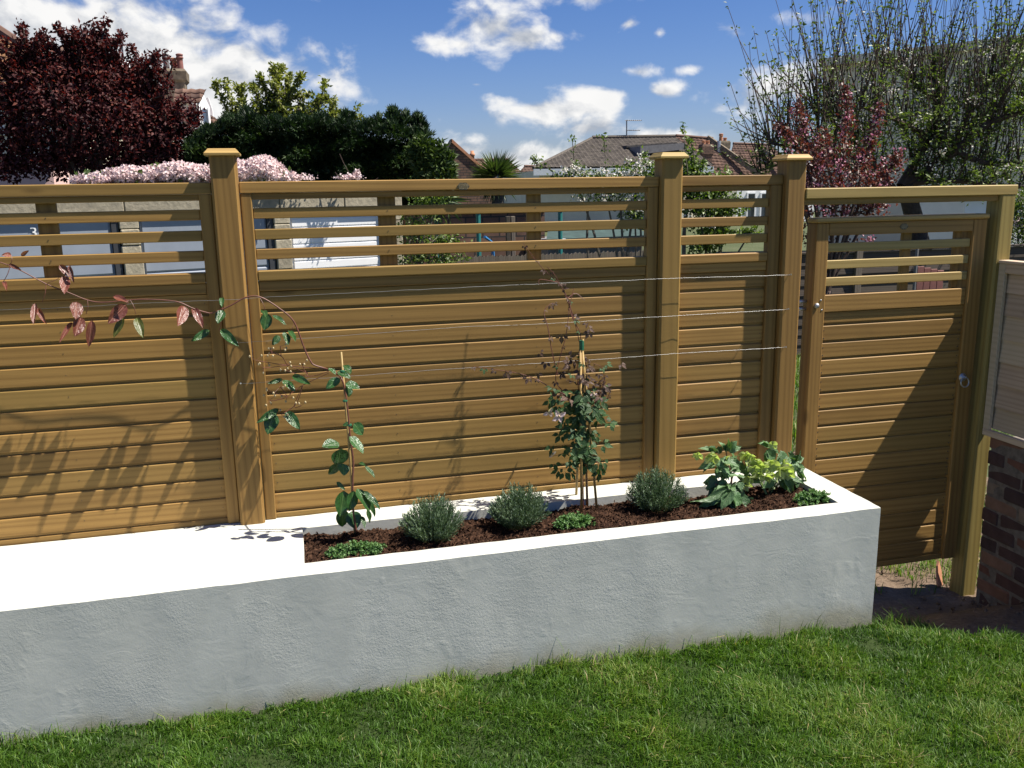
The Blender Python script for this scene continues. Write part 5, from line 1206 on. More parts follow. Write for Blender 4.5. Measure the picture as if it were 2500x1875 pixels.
def window(parent, pxa, pxb, pya, pyb, Y, d=.06, fr=.07, bars=0):
    a, b = aty(pxa, pya, Y), aty(pxb, pyb, Y); x0, x1, z0, z1 = a.x, b.x, b.z, a.z
    mb = MB()
    for q in ((x0, x1, z1-fr, z1), (x0, x1, z0, z0+fr), (x0, x0+fr, z0+fr+.002, z1-fr-.002), (x1-fr, x1, z0+fr+.002, z1-fr-.002)): mb.box(q[0], q[1], Y-d, Y+.02, q[2], q[3])
    for k in range(bars): x = x0+(x1-x0)*(k+1)/(bars+1); mb.box(x-fr*.4, x+fr*.4, Y-d*.8, Y+.01, z0+fr+.002, z1-fr-.002)
    w = mb.build('window', M['white_paint'], parent); mb = MB(); mb.box(x0+fr, x1-fr, Y-.015, Y+.01, z0+fr, z1-fr); mb.build('pane', M['glass'], w); return w
window(lh, -60, 14, 262, 330, YL+.34)
pk = empty('pink_house', (aty(60, 400, 17).x, 17, GZ), 'low pink and cream rendered extension glimpsed under the plum tree', 'house')
a, b = aty(-60, 330, 17), aty(118, 330, 17); mb = MB(); mb.box(a.x, b.x, 17, 18.5, GZ, aty(60, 395, 17).z); mb.build('wall', M['pink_render'], pk); mb = MB(); mb.box(a.x-.1, b.x+.1, 16.9, 18.6, aty(60, 395, 17).z+.002, aty(60, 390, 17).z+.02); mb.build('flat_roof', M['felt'], pk)
YD = 25
dh = empty('dormer_house', (aty(400, 300, YD).x, YD, GZ), 'house with a red tiled roof, white gabled dormer and bulbous chimney', 'house')
eL = aty(60, 330, YD); eR = aty(590, 330, YD); eL.z = eR.z; rR = aty(240, 118, YD+4.5); rL = aty(150, 118, YD+4.5); rL.z = rR.z
tile_roof('roof_tiles', dh, eL, eR, rR, rL, M['tile_red'], .32, .30, .03, .03, 2)
quadpart('hip_side', dh, [eR, Vector((eR.x, eR.y+9, eR.z)), rR], M['tile_red'], .02)
mb = MB(); mb.box(eL.x, eR.x-.3, YD+.3, YD+8, GZ, eR.z-.03); mb.build('wall', M['white_render'], dh)
chimney(dh, 393, 458, 171, 225, YD+1.5, M['stone'], [(407, 131, 15, M['clay_dark'], -.25), (425, 141, 14, M['clay'], 0), (431, 142, 10, M['clay_red'], .3), (441, 131, 16, M['clay_red'], -.1)], 1.0)
# dormer: gable to the right front, ridge running left
YQ = YD-.3; dr = Vector((0, 0, 0)); apex_ = aty(491, 219, YQ); gl = aty(478, 250, YQ); gr_ = aty(508, 258, YQ+.9); zb_ = aty(485, 305, YQ).z
lA = aty(425, 220, YQ); lA.z = apex_.z+.0; lB = aty(425, 251, YQ); lB.z = gl.z
tile_roof('dormer_tiles', dh, lB-Vector((0, .15, .05)), gl+Vector((.12, -.15, -.05)), apex_+Vector((.12, .45, .05)), lA+Vector((0, .45, .05)), M['tile_red'], .24, .20, .03, .03, 3)
mb = MB(); mb.box(lB.x, gl.x+.02, YQ, YQ+1.4, zb_-.6, gl.z-.06); mb.build('dormer_cheek', M['white_render'], dh)
gx0, gx1 = gl.x, gl.x+.42; apx = (gx0+gx1)/2
fp = [Vector((gl.x+.03, YQ-.02, zb_-.4)), Vector((gr_.x, YQ+.75, zb_-.4)), Vector((gr_.x, YQ+.75, gl.z-.05)), Vector(((gl.x+gr_.x)/2, YQ+.36, apex_.z-.03)), Vector((gl.x+.03, YQ-.02, gl.z-.05))]
quadpart('dormer_front', dh, fp, M['white_paint'], .05)
def lerp_front(u, z): return Vector((gl.x+.03+(gr_.x-gl.x-.03)*u, YQ-.02+.77*u, z))
h0 = gl.z-.10; wz0 = zb_-.02
quadpart('dormer_window', dh, [lerp_front(.16, wz0)+Vector((.04, -.04, 0)), lerp_front(.72, wz0)+Vector((.04, -.04, 0)), lerp_front(.72, h0-.05)+Vector((.04, -.04, 0)), lerp_front(.16, h0-.05)+Vector((.04, -.04, 0))], M['glass'], .01)
for u in (.12, .74): quadpart('window_post', dh, [lerp_front(u, zb_-.2)+Vector((.05, -.07, 0)), lerp_front(u+.08, zb_-.2)+Vector((.05, -.07, 0)), lerp_front(u+.08, h0)+Vector((.05, -.07, 0)), lerp_front(u, h0)+Vector((.05, -.07, 0))], M['white_paint'], .03)
mb = MB(); t0 = aty(275, 111, YD+2); t1 = aty(320, 109, YD+2); mb.tube([t0, t1], .02, 5); p0 = t0.lerp(t1, .5); mb.tube([p0, p0-Vector((0, 0, 2.2))], .025, 5)
for k in range(9): q = t0.lerp(t1, (k+.5)/9); mb.tube([q-Vector((0, .2, .0)), q+Vector((0, .2, 0))], .012, 4)
tag(mb.build('aerial', M['aerial'], dh), kind='stuff')
mb = MB(); a, b = aty(195, 116, YD+3), aty(217, 150, YD+3); mb.box(a.x, b.x, YD+3, YD+3.7, b.z-.8, a.z); mb.build('brick_stack', M['clay'], dh)
quadpart('skylight', dh, [aty(300, 172, YD+2.5), aty(322, 174, YD+2.5), aty(318, 156, YD+3.2), aty(300, 154, YD+3.2)], M['white_paint'], .06)
wg = empty('white_gable', (aty(520, 260, YD+6).x, YD+6, GZ), 'white gable wall just showing behind the dormer', 'house')
quadpart('wall', wg, [Vector((aty(505, 300, YD+6).x, YD+6, GZ)), Vector((aty(522, 300, YD+6).x, YD+6, GZ)), aty(520, 270, YD+6), aty(510, 240, YD+6), aty(503, 242, YD+6)], M['white_render'], .3)

# ------------------------------------------------------------------ middle distance houses
YB = 36
bg_ = empty('brick_gable_house', (aty(1130, 400, YB).x, YB, GZ), 'dark brick gable with a chimney pot behind the cordyline', 'house')
ap = aty(1103, 347, YB); lb_ = aty(1030, 470, YB); rb = aty(1185, 420, YB); zz = min(lb_.z, rb.z)
quadpart('gable_wall', bg_, [Vector((lb_.x, YB, GZ)), Vector((rb.x+.6, YB, GZ)), Vector((rb.x+.6, YB, rb.z-.55)), rb, ap, Vector((lb_.x, YB, lb_.z))], M['far_brick'], -.3)
quadpart('verge_right', bg_, [ap+Vector((-.05, -.06, .02)), rb+Vector((.7, -.06, -.62)), rb+Vector((.7, -.06, -.50)), ap+Vector((0, -.06, .14))], M['clay'], -.5)
quadpart('verge_left', bg_, [ap+Vector((0, -.06, .14)), lb_+Vector((0, -.06, .12)), lb_+Vector((0, -.06, .0)), ap+Vector((0, -.06, .02))], M['felt'], -.5)
c = aty(1153, 381, YB+2); mb = MB(); mb.lathe([(.10, -.6), (.10, 0), (.13, .02), (.13, .1), (.09, .12), (.08, .24)], c, 12); mb.build('chimney_pot', M['clay'], bg_, True)
c = aty(1146, 384, YB+2.3); mb = MB(); mb.lathe([(.10, -.6), (.10, 0), (.13, .02), (.13, .1), (.07, .12)], c, 12); mb.build('chimney_pot', M['clay_dark'], bg_, True)
YR = 75
def terrace(name, label, Y, pts, mat, wallmat, seed):
    eL, eR, rR, rL = [aty(px, py, Y+dy) for px, py, dy in pts]; e = empty(name, ((eL.x+eR.x)/2, Y, GZ), label, 'house')
    tile_roof('roof_tiles', e, eL, eR, rR, rL, mat, .34, .32, .04, .04, seed)
    mb = MB(); mb.box(min(eL.x, rL.x), max(eR.x, rR.x), Y+.3, Y+6, GZ, min(eL.z, eR.z)-.05); mb.build('wall', wallmat, e)
    mb = MB(); mb.tube([rL+Vector((0, 0, .05)), rR+Vector((0, 0, .05))], .14, 7); mb.build('ridge_tiles', mat, e); return e
terrace('far_terrace', 'distant low red tiled roof behind the cordyline', YR, [(1130, 440, 0), (1300, 445, 0), (1240, 391, 3), (1150, 392, 3)], M['tile_red'], M['far_brick'], 4)
terrace('far_cottage', 'distant red tiled cottage roof left of the brown roofed house', YR+2, [(1240, 450, 0), (1370, 450, 0), (1330, 408, 3), (1280, 407, 3)], M['tile_red'], M['far_brick'], 5)
# house with the broad brown roof
KB = 46.0
bu = empty('brown_roofed_house', (aty(1450, 450, KB).x, KB, GZ), 'house with a broad brown tiled roof, pale fascia and flat dormer', 'house')
A2 = aty(1302, 410, KB); G_ = aty(1740, 470, KB-1.5); G_.z = A2.z
B_ = aty(1446, 346, KB+6); C_ = aty(1648, 328, KB+5); C_.z = B_.z = (B_.z+C_.z)/2
tile_roof('roof_tiles', bu, A2, G_, C_, B_, M['tile_brown'], .26, .24, .03, .035, 6)
quadpart('roof_deck', bu, [p-Vector((0, 0, .1)) for p in (A2, G_, C_, B_)], M['felt'], -.1)
mb = MB(); mb.tube([B_+Vector((0, 0, .05)), C_+Vector((0, 0, .05))], .15, 7); mb.build('ridge_tiles', M['tile_brown'], bu)
mb = MB(); mb.tube([A2, B_+Vector((0, 0, .03))], .10, 6); mb.build('hip_tiles', M['tile_brown'], bu)
rr_ = aty(1705, 405, KB+5)
quadpart('gable_wall', bu, [C_+Vector((.05, 0, -.15)), rr_, Vector((rr_.x, rr_.y, GZ)), Vector((C_.x+.05, C_.y, GZ))], M['grey_render'], .3)
quadpart('fascia', bu, [A2+Vector((0, -.05, -.42)), G_+Vector((0, -.05, -.42)), G_+Vector((0, -.05, -.06)), A2+Vector((0, -.05, -.06))], M['white_paint'], -.08)
mb = MB(); mb.box(A2.x+.7, G_.x, KB+1.2, KB+12, GZ, A2.z-.12); mb.build('wall', M['grey_render'], bu)
dl = [aty(1533, 380, KB+3), aty(1640, 368, KB+3), aty(1640, 353, KB+3), aty(1533, 361, KB+3)]
quadpart('dormer_face', bu, dl, M['grey_board'], 2.0)
quadpart('dormer_roof', bu, [dl[3]+Vector((-.2, -.3, .0)), dl[2]+Vector((.2, -.3, .0)), dl[2]+Vector((.2, 2.6, .06)), dl[3]+Vector((-.2, 2.6, .06))], M['felt'], .12)
for k in range(4):
    u0, u1 = .06+k*.24, .06+k*.24+.18; lo = [dl[0].lerp(dl[1], u) for u in (u0, u1)]; hi = [dl[3].lerp(dl[2], u) for u in (u1, u0)]
    q = [lo[0].lerp(hi[1], .2), lo[1].lerp(hi[0], .2), hi[0].lerp(lo[1], .2), hi[1].lerp(lo[0], .2)]
    quadpart('dormer_pane', bu, [p+Vector((0, -.04, 0)) for p in q], M['glass'], .02)
def aerial(px, pyt, pyb, Y, label, arms):
    b = aty(px, pyb, Y); t = aty(px, pyt, Y); e = empty('tv_aerial', b, label, 'aerial'); mb = MB(); mb.tube([b-Vector((0, 0, .8)), t], .040, 6); mb.build('mast', M['aerial'], e)
    for (py, pxa, pxb) in arms:
        a, c = aty(pxa, py, Y), aty(pxb, py, Y); mb = MB(); mb.tube([a, c], .028, 5)
        for k in range(8): q = a.lerp(c, (k+.5)/8); mb.tube([q-Vector((0, .25, 0)), q+Vector((0, .25, 0))], .014, 4)
        tag(mb.build('boom', M['aerial'], e), kind='stuff')
aerial(1530, 293, 338, KB+5.5, 'tall double television aerial above the brown roof ridge', [(294, 1527, 1566), (318, 1530, 1562)])
aerial(1305, 384, 412, KB+8, 'small television aerial at the brown roof corner', [(391, 1305, 1325)])
# terrace to the right
def parapet(e, pts, Y, t=.5):
    P = [aty(px, py, Y+dy) for px, py, dy in pts]; quadpart('parapet', e, [P[0]-Vector((0, 0, .5)), P[1]-Vector((0, 0, .5)), P[1], P[0]], M['stone'], .3)
t1 = terrace('terrace_house', 'terrace house with a dark red roof stepped behind the brown roof', 60, [(1640, 455, 0), (1900, 470, 0), (1740, 340, 4), (1650, 333, 4)], M['tile_red'], M['white_render'], 7)
parapet(t1, [(1732, 331, 4), (1868, 425, 0)], 60); chimney(t1, 1712, 1735, 352, 400, 61, M['far_brick'], [(1718, 343, 9, M['clay'], 0), (1728, 343, 9, M['clay'], 0)], .8)
t2 = terrace('terrace_house', 'terrace house with a chimney bearing two clay pots and a steel flue', 68, [(1760, 455, 0), (2000, 460, 0), (1880, 355, 4), (1790, 352, 4)], M['tile_red'], M['white_render'], 8)
parapet(t2, [(1848, 349, 4), (1935, 405, 0)], 68); chimney(t2, 1752, 1776, 344, 380, 68, M['stone'], [(1760, 326, 10, M['clay'], 0), (1770, 336, 9, M['clay'], 0)], .8)
c = aty(1755, 360, 63); mb = MB(); mb.tube([c-Vector((0, 0, 1.2)), c, c+Vector((0, 0, .5))], .16, 8); mb.build('steel_flue', M['steel'], t2)
wh = empty('white_house', (aty(1850, 500, 50).x, 50, GZ), 'white rendered house wall with sash windows seen through the narrow panel slats', 'house')
a, b = aty(1800, 440, 50), aty(1990, 440, 50); mb = MB(); mb.box(a.x, b.x, 50, 56, GZ, aty(1850, 462, 50).z); mb.build('wall', M['white_render'], wh); window(wh, 1823, 1843, 470, 535, 50, .08, .09); window(wh, 1856, 1874, 470, 535, 50, .08, .09)
# big flat roofed building on the right
YK = 21
a = aty(2012, 150, YK); zt_ = a.z; e = empty('flat_roofed_building', (a.x+2, YK, GZ), 'tall grey buff flat roofed building behind the apple tree', 'building')
far_r = atz(2620, 78, zt_); wl = [Vector((a.x, YK, GZ)), Vector((far_r.x, far_r.y, GZ)), far_r, Vector((a.x, YK, zt_))]
quadpart('wall', e, wl, M['grey_render'], -.4); 
quadpart('cornice', e, [Vector((a.x-.25, YK-.12, zt_-.16)), far_r+Vector((0, -.12, -.16)), far_r+Vector((0, -.12, .06)), Vector((a.x-.25, YK-.12, zt_+.06))], M['grey_render'], -.6)
quadpart('side_wall', e, [Vector((a.x, YK, GZ)), Vector((a.x+3.4, YK+5, GZ)), Vector((a.x+3.4, YK+5, zt_)), Vector((a.x, YK, zt_))], M['grey_render'], .3)
br_ = empty('blue_white_outhouse', (aty(2400, 520, 11).x, 11, GZ), 'pale blue white outhouse wall glimpsed above the gate', 'outhouse')
a, b = aty(2358, 483, 11), aty(2560, 560, 11); mb = MB(); mb.box(a.x, b.x, 11, 12.5, GZ, a.z); mb.build('wall', M['white_render'], br_); mb = MB(); mb.box(a.x-.06, b.x, 10.9, 12.6, a.z+.002, a.z+.06); mb.build('roof', M['felt'], br_)
# ------------------------------------------------------------------ apple tree with upright shoots
YA = 7.6
ab = gbase(2290, YA); ap_ = empty('apple_tree', ab, 'bare branched apple tree with upright shoots, young leaves and pale blossom', 'tree'); rnd = random.Random(3)
fork = aty(2210, 452, YA); mb = MB()
mb.tube(smooth_path([Vector(ab), Vector(ab).lerp(fork, .5)+Vector((.12, 0, 0)), fork], 5), list(np.linspace(.17, .12, 11)), 10); mb.build('trunk', M['bark'], ap_, True)
mb = MB(); limbs = []
def limb(pts, r0, r1):
    s = smooth_path([aty(px, py, YA+dy) for px, py, dy in pts], 6); mb.tube(s, list(np.linspace(r0, r1, len(s))), 7, cap=False); limbs.append(s)
limb([(2210, 452, 0), (2260, 420, -.1), (2330, 370, -.3), (2390, 320, -.4), (2440, 290, -.5), (2520, 270, -.6)], .085, .03)
limb([(2200, 455, 0), (2270, 330, .1), (2290, 250, .2), (2300, 180, .2)], .075, .03)
limb([(2180, 460, 0), (2110, 380, .1), (2040, 300, .2), (1985, 260, .2)], .06, .018)
limb([(2150, 455, 0), (2050, 400, -.2), (1960, 365, -.3), (1880, 350, -.3)], .05, .014)
limb([(2290, 260, .2), (2220, 190, .3), (2150, 150, .3)], .045, .016); limb([(2330, 370, -.3), (2420, 400, -.4), (2540, 390, -.5)], .05, .02)
limb([(2330, 360, -.2), (2380, 250, 0), (2430, 190, 0), (2500, 150, 0)], .05, .02); limb([(2110, 380, .1), (2000, 360, .3), (1930, 390, .3), (1850, 420, .3)], .03, .01)
limb([(2260, 330, .1), (2180, 290, -.3), (2100, 260, -.4)], .04, .014)
limb([(2210, 452, 0), (2300, 440, -.3), (2420, 450, -.5), (2540, 460, -.6)], .05, .02)
LP, LD = [], []; FPn = []
def shoot(p, d, L, r, leafy):
    pts = [p]; dd = Vector(d).normalized(); m = 7
    for i in range(m):
        dd = (dd+Vector((rnd.uniform(-1, 1), rnd.uniform(-1, 1), rnd.uniform(-.2, .9)))*.055).normalized(); pts.append(pts[-1]+dd*L/m)
    mb.tube(pts, [max(.0035, r*(1-.75*i/m)) for i in range(m+1)], 4, cap=False)
    for i in range(1, m+1):
        for k in range(leafy if i < m else leafy+2):
            q = pts[i]+Vector((rnd.uniform(-.03, .03), rnd.uniform(-.03, .03), rnd.uniform(-.04, .04)))
            LP.append(np.array(q)); LD.append(np.array([rnd.uniform(-1, 1), rnd.uniform(-1, 1), rnd.uniform(-.3, .8)]))
    return pts
# explicit leading shoots seen against the sky
for (x0, y0, x1, y1) in [(1960, 360, 1790, 200), (1940, 365, 1818, 188), (1900, 350, 1770, 302), (1930, 375, 1798, 282), (1890, 352, 1823, 280), (2040, 300, 1893, 77), (2030, 295, 1862, 158), (2020, 290, 1887, 160), (2000, 280, 1862, 160), (1985, 270, 1955, 55), (2050, 310, 1985, 0), (2080, 330, 2010, -20), (2100, 260, 2020, -30), (2060, 300, 1943, 83), (1880, 350, 1775, 310), (1990, 330, 1885, 160), (2000, 300, 1905, 130), (1960, 365, 1850, 205), (1970, 340, 1880, 190), (1880, 400, 1795, 290)]:
    a, b = aty(x0, y0, YA+.1), aty(x1, y1, YA+rnd.uniform(-.3, .4)); shoot(a, b-a, (b-a).length, .012, 2)
for s in limbs:
    for i in range(3, len(s)):
        for k in range(3):
            q = s[i]; lean = (q.x-fork.x)*.10
            shoot(q, (rnd.uniform(-.35, .35)+lean*.6, rnd.uniform(-.4, .4), 1), rnd.uniform(.7, 2.3)*min(1.0, .55+.35*rnd.random()*2), rnd.uniform(.007, .013), rnd.choice((1, 1, 2)))
            if rnd.random() < .75: shoot(q, (rnd.uniform(-1, 1), rnd.uniform(-1, .6), rnd.uniform(-.3, .5)), rnd.uniform(.3, .8), .007, 3)
for k in range(140):
    px = rnd.uniform(1990, 2540); py0 = rnd.uniform(150, 400); q = aty(px, py0, YA+rnd.uniform(-.6, .6)); pts = shoot(q, (rnd.uniform(-.35, .35)+.08*(q.x-fork.x), rnd.uniform(-.35, .35), 1), rnd.uniform(.5, 1.7), rnd.uniform(.005, .011), rnd.choice((0, 1, 1)))
tag(mb.build('branches', M['twig'], ap_), kind='stuff')
P = np.array(LP); D = np.array(LD)
pts_l, nn = lump_points([(2300, 330, 150, 120), (2420, 300, 130, 150), (2200, 300, 120, 110), (2100, 360, 90, 80), (2350, 430, 160, 60), (2450, 430, 120, 60), (2480, 200, 80, 120)], YA, 4200, .9, .95)
P = np.concatenate([P, pts_l]); D = np.concatenate([D, rvec(len(pts_l))]); n = len(P)
V, Fs = leafset(P, D, rvec(n)+[0, -.2, .6], .058*rng.uniform(.6, 1.3, n), .032*rng.uniform(.7, 1.2, n), .2, .1)
tag(nobj('leaves', V, [Fs], M['apple_leaf'], ap_, np.repeat(np.clip(rng.normal(.5, .25, n), 0, 1), 4)), kind='stuff')
idx = rng.choice(n, 110); C = P[idx]; Q = np.repeat(C, 16, 0)+rng.normal(0, .035, (110*16, 3)); m = len(Q)
V, Fs = leafset(Q, rvec(m), rvec(m)+[0, -1, .4], .034, .030); tag(nobj('blossom', V, [Fs], M['white_flower'], ap_, np.repeat(rng.uniform(0, 1, m), 4)), kind='stuff')

# crab apple with deep pink blossom
def columns_tree(name, label, base, Y, shoots, mat, fmat, n_leaf, n_fl, L, W, spread, bark, frac_low=0.0, group=None):
    e = empty(name, base, label, 'tree', group); b = Vector(base); mb = MB(); fk = b+Vector((0, 0, 1.0)); mb.tube([b, b.lerp(fk, .5), fk], [.06, .05, .045], 8); mb.build('trunk', M[bark], e, True)
    mb = MB(); P, D, Q = [], [], []
    tot = sum(s[1] for s in shoots)
    for (pts, w, wid) in shoots:
        s = smooth_path([aty(px, py, Y+rnd.uniform(-.25, .25)) for px, py in pts], 6); mb.tube([fk, s[0]]+s[1:], list(np.linspace(.02, .005, len(s)+1)), 5, cap=False)
        for k in range(int(n_leaf*w/tot)):
            i = rnd.randint(0, len(s)-2); q = s[i].lerp(s[i+1], rnd.random()); wd_ = wid*(1-.55*i/len(s)); P.append(np.array(q)+rng.normal(0, wd_, 3)); D.append(rvec(1)[0]+np.array([0, 0, .3]))
        for k in range(int(n_fl*w/tot/12)):
            i = rnd.randint(0, len(s)-2); q = np.array(s[i].lerp(s[i+1], rnd.random()))+rng.normal(0, wid*.9*(1-.4*i/len(s)), 3)
            for j in range(12): Q.append(q+rng.normal(0, .028, 3))
    tag(mb.build('branches', M[bark], e), kind='stuff')
    P = np.array(P); D = np.array(D); n = len(P); V, Fs = leafset(P, D, rvec(n)+[0, -.3, .4], L*rng.uniform(.6, 1.3, n), W*rng.uniform(.7, 1.2, n), .2, .1)
    tag(nobj('crown', V, [Fs], mat, e, np.repeat(np.clip(rng.normal(.45, .25, n), 0, 1), 4)), kind='stuff')
    Q = np.array(Q); m = len(Q); V, Fs = leafset(Q, rvec(m), rvec(m)+[0, -1, .4], .030, .026); tag(nobj('blossom', V, [Fs], fmat, e, np.repeat(rng.uniform(0, 1, m), 4)), kind='stuff'); return e
YX = 5.4
columns_tree('crab_apple_tree', 'young crab apple with red bronze leaves and deep pink blossom', gbase(2030, YX), YX,
    [([(2040, 480), (2060, 380), (2070, 290), (2062, 205)], 1.5, .055), ([(2010, 480), (1980, 380), (1960, 310), (1945, 258)], 1.2, .07), ([(1990, 480), (1960, 380), (1925, 330), (1902, 312)], 1.0, .06), ([(2090, 480), (2110, 400), (2130, 330), (2148, 262)], 1.3, .06), ([(2100, 490), (2150, 430), (2185, 400), (2190, 380)], 1.0, .07), ([(2040, 490), (2020, 400), (2010, 330)], 1.4, .10), ([(2060, 500), (2090, 430), (2100, 370)], 1.3, .12), ([(1990, 500), (1980, 430), (1990, 380)], 1.2, .12), ([(1960, 500), (1950, 560), (1960, 590)], .5, .07), ([(2130, 500), (2140, 460), (2160, 430)], 1.1, .1), ([(1960, 480), (1970, 470), (2160, 480)], 1.6, .10), ([(1960, 470), (2060, 520), (2160, 500)], 1.2, .10), ([(2000, 585), (2060, 600), (2130, 590)], .4, .05)],
    M['crab_leaf'], M['crab_flower'], 4600, 1700, .052, .030, .06, 'twig')
# white blossom shrub behind the wide and narrow panels
def shrub(name, label, base, Y, lumps, n, nf, mat='shrub', fmat='white_flower', L=.05, W=.03, twigs=(), ry=.7):
    e = empty(name, base, label, 'shrub'); mb = MB(); b = Vector(base)
    for l in lumps: c = aty(l[0], l[1], Y); s = smooth_path([b, b.lerp(c, .5)+Vector((rnd.uniform(-.2, .2), 0, .2)), c], 4); mb.tube(s, list(np.linspace(.03, .008, len(s))), 5, cap=False)
    P, Nn = lump_points(lumps, Y, n, ry, .9); D = rvec(n)
    for tw in twigs:
        s = smooth_path([aty(px, py, Y+rnd.uniform(-.2, .2)) for px, py in tw], 4); mb.tube(s, list(np.linspace(.008, .004, len(s))), 4, cap=False)
        ex = np.array([np.array(s[rnd.randint(0, len(s)-1)])+rng.normal(0, .02, 3) for _ in range(22)]+[np.array(s[-1])+rng.normal(0, .025, 3) for _ in range(10)]); P = np.concatenate([P, ex]); D = np.concatenate([D, rvec(32)]); Nn = np.concatenate([Nn, rvec(32)])
    tag(mb.build('branches', M['bark_grey'], e), kind='stuff'); n = len(P)
    V, Fs = leafset(P, D, rvec(n)+[0, -.3, .5], L*rng.uniform(.6, 1.3, n), W*rng.uniform(.7, 1.2, n), .2, .1); tag(nobj('foliage', V, [Fs], M[mat], e, np.repeat(np.clip(rng.normal(.5, .25, n), 0, 1), 4)), kind='stuff')
    if nf:
        Pf, _ = lump_points(lumps, Y, nf//14, ry, .8); Q = np.repeat(Pf, 14, 0)+rng.normal(0, .026, (len(Pf)*14, 3)); m = len(Q)
        V, Fs = leafset(Q, rvec(m), rvec(m)+[0, -1, .4], .030, .026); tag(nobj('blossom', V, [Fs], M[fmat], e, np.repeat(rng.uniform(0, 1, m), 4)), kind='stuff')
    return e
YW = 6.6
shrub('blossom_shrub', 'loose white blossom shrub behind the wide fence panel', gbase(1500, YW), YW, [(1440, 440, 70, 26), (1400, 425, 50, 22), (1510, 440, 60, 34), (1560, 420, 60, 40), (1480, 480, 90, 26), (1560, 500, 60, 40), (1550, 530, 50, 30), (1600, 430, 30, 50)], 2200, 2200, twigs=[((1400, 440), (1402, 400), (1397, 340)), ((1480, 430), (1478, 380), (1474, 335)), ((1410, 440), (1408, 400)), ((1560, 420), (1575, 375)), ((1340, 440), (1350, 420), (1318, 398)), ((1310, 400), (1304, 385))])
shrub('green_shrub', 'green leafed shrub with some blossom behind the narrow fence panel', gbase(1720, YW), YW, [(1690, 420, 40, 60), (1680, 450, 60, 40), (1760, 440, 50, 26), (1740, 480, 60, 40), (1700, 500, 60, 40), (1770, 510, 60, 40), (1740, 560, 60, 40), (1720, 600, 50, 30), (1830, 570, 40, 16)], 3600, 420, L=.065, W=.04, twigs=[((1680, 430), (1672, 360), (1670, 310)), ((1700, 430), (1690, 360), (1680, 340)), ((1640, 440), (1660, 400))])
shrub('twiggy_shrub', 'tangled bare twigged shrub beside the garage end pillar', gbase(1050, 8.2), 8.2, [(1040, 500, 50, 40), (1010, 560, 50, 50), (1080, 590, 60, 40), (1020, 630, 60, 40), (1090, 640, 60, 40), (1060, 480, 50, 26)], 2400, 0, twigs=[((1000, 640), (1040, 560), (1010, 500)), ((1020, 650), (1060, 590), (1120, 560)), ((990, 600), (1060, 600), (1140, 600)), ((1000, 560), (1030, 620), (1060, 640)), ((1010, 540), (1040, 500), (1080, 470)), ((1070, 640), (1050, 600), (1090, 560)), ((990, 650), (1000, 590), (1030, 560)), ((1060, 620), (1080, 590), (1085, 570))])
shrub('yucca_leaves', 'yellow green strap leaved plant beside the garage end', gbase(1090, 9.4), 9.4, [(1085, 490, 26, 16), (1070, 495, 24, 12)], 120, 0, 'cordyline', L=.35, W=.05)
shrub('pink_hedge', 'pale pink flowering hedge beyond the neighbour boundary', gbase(2500, 8.0), 8.0, [(2500, 560, 60, 80), (2540, 500, 60, 70), (2480, 510, 30, 60)], 3000, 900, fmat='pink_flower')
# ------------------------------------------------------------------ boundary fence beyond the gate
YF = 6.9
bf = empty('boundary_fence', (aty(2200, 620, YF).x, YF, GZ), 'weathered dark board fence along the far side beyond the gate', 'fence')
zt_f = aty(2200, 612, YF).z; x0, x1 = aty(1800, 700, YF).x, aty(2760, 700, YF).x; h = .15
mb = MB(); mb.prism([(-.012, -h/2), (.008, -h/2), (.012, h/2), (.004, h/2)], -1, 1); lm = mb.mesh('board', M['old_board'])[0]
xx = x0; k = 0
while xx < x1:
    for r_ in range(12):
        z = zt_f-.08-r_*.135
        o = link('board', lm, bf, (xx+.9, YF, z)); o.scale = (.89, 1, 1)
    mb = MB(); mb.box(xx-.05, xx+.05, YF-.05, YF+.05, GZ, zt_f+.04, .006); mb.build('post', M['old_board_z'], bf); xx += 1.8
mb = MB(); mb.box(x0, x1, YF-.03, YF+.035, zt_f, zt_f+.03, .004); mb.build('cap_rail', M['old_board'], bf)
# brown box planks and stakes just beyond
pk_ = empty('timber_stake', gbase(2225, 5.9), 'pale stake and brown plank screen behind the gate slats', 'stake')
p = aty(2232, 700, 5.9); mb = MB(); mb.box(p.x-.012, p.x+.012, 5.88, 5.92, GZ, aty(2232, 600, 5.9).z, .003); mb.build('stake_shaft', M['grey_board'], pk_)
a, b = aty(2235, 700, 6.2), aty(2300, 700, 6.2)
for k in range(4):
    mb = MB(); w = (b.x-a.x)/4; mb.box(a.x+k*w, a.x+(k+1)*w-.006, 6.18, 6.2, GZ, aty(2260, 650, 6.2).z-.02*k, .003); mb.build('plank', M['clay_red'], pk_)
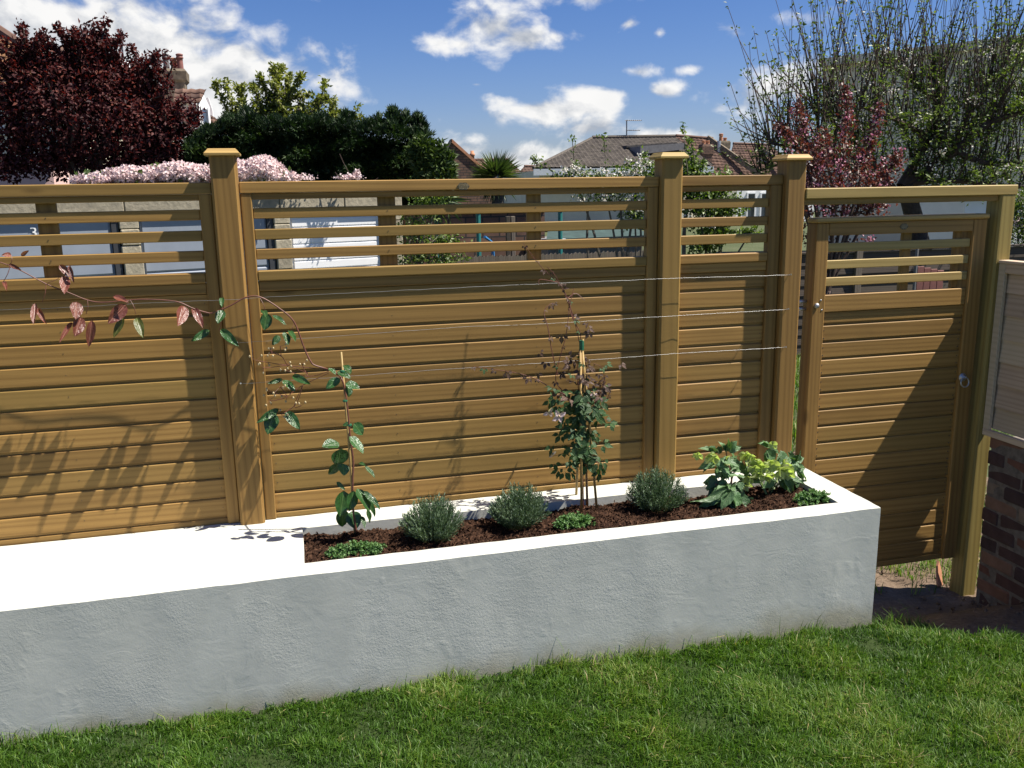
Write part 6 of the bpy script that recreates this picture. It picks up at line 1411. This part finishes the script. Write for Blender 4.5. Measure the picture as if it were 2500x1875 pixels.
# ------------------------------------------------------------------ yard between: picket fence, poles, shed
yf = 8.6; pf = empty('picket_fence', gbase(1250, yf), 'low weathered grey picket fence in the yard', 'fence')
ztp = aty(1250, 622, yf).z; x0, x1 = aty(1120, 640, yf).x, aty(1570, 640, yf).x; n = 46
mb = MB(); mb.prism([(-.035, 0), (.035, 0), (.035, ztp-GZ-.03), (0, ztp-GZ), (-.035, ztp-GZ-.03)], -.01, .01, 1); pm_ = mb.mesh('picket', M['old_board_z'])[0]
for k in range(n): link('picket', pm_, pf, (x0+(x1-x0)*k/(n-1), yf, GZ+random.uniform(-.01, .01)))
for z in (GZ+.25, ztp-.2): mb = MB(); mb.box(x0, x1, yf+.012, yf+.04, z-.03, z+.03); mb.build('rail', M['old_board_z'], pf)
for (px, pyt, m, nm, lab) in [(1069, 520, 'teal', 'netting_pole', 'teal pole beside the twiggy shrub'), (1169, 520, 'teal', 'netting_pole', 'teal pole next to the cordyline trunk'), (1368, 515, 'teal', 'netting_pole', 'teal pole in front of the pale house wall')]:
    Y = 9.6; b = aty(px, 600, Y); o = empty(nm, (b.x, Y, GZ), lab, 'pole', 'teal poles in the yard'); mb = MB(); mb.tube([(b.x, Y, GZ), (b.x, Y, aty(px, pyt, Y).z)], .035, 8); mb.build('shaft', M[m], o); mb = MB(); mb.lathe([(.05, 0), (.05, .05), (.02, .07)], (b.x, Y, aty(px, pyt, Y).z), 8); mb.build('finial', M[m], o)
sh = empty('garden_shed', gbase(1440, 10.2), 'dark garden shed with a green felt roof in the yard', 'shed')
a, b = aty(1325, 600, 10.2), aty(1580, 600, 10.2); zr = aty(1440, 572, 10.2).z; ze = aty(1330, 592, 10.2).z
mb = MB(); mb.box(a.x+.1, b.x-.1, 10.2, 12.0, GZ, ze); mb.build('wall', M['grey_board'], sh)
quadpart('roof', sh, [Vector((a.x, 10.0, ze)), Vector((b.x, 10.0, ze+.02)), Vector((b.x, 11.2, zr+.06)), Vector((a.x+.4, 11.2, zr+.04))], M['green_felt'], .06)
mb = MB(); p = aty(1372, 586, 9.95); mb.box(p.x-.06, p.x+.06, 9.93, 9.99, p.z-.04, p.z+.02); mb.build('vent', M['white_paint'], sh)
yw = 11.5; bk = empty('yard_wall', gbase(1200, yw), 'dark low brick wall across the yard below the cordyline', 'wall'); a, b = aty(990, 560, yw), aty(1330, 560, yw); mb = MB(); mb.box(a.x, b.x, yw, yw+.22, GZ, aty(1200, 520, yw).z); mb.build('brickwork', M['far_brick'], bk); mb = MB(); mb.box(a.x, b.x, yw-.03, yw+.25, aty(1200, 520, yw).z+.001, aty(1200, 516, yw).z+.01); mb.build('coping', M['stone'], bk)
bl = empty('blue_tool', gbase(1190, 8.8), 'blue handled tool leaning in the yard', 'tool'); mb = MB(); mb.tube([aty(1183, 578, 8.8), aty(1202, 592, 8.9), Vector((aty(1215, 600, 9).x, 9, GZ))], .022, 6); mb.build('handle', M['blue'], bl)
for (px, lab) in [(1240, 'brown post left of the yard shed'), (1252, 'pale post left of the yard shed')]:
    b = aty(px, 560, 9.2); o = empty('yard_post', (b.x, 9.2, GZ), lab, 'post', 'posts in the yard'); mb = MB(); mb.box(b.x-.03, b.x+.03, 9.17, 9.23, GZ, aty(px, 528, 9.2).z, .004); mb.build('shaft', M['old_board_z'] if px == 1252 else M['old_board'], o)
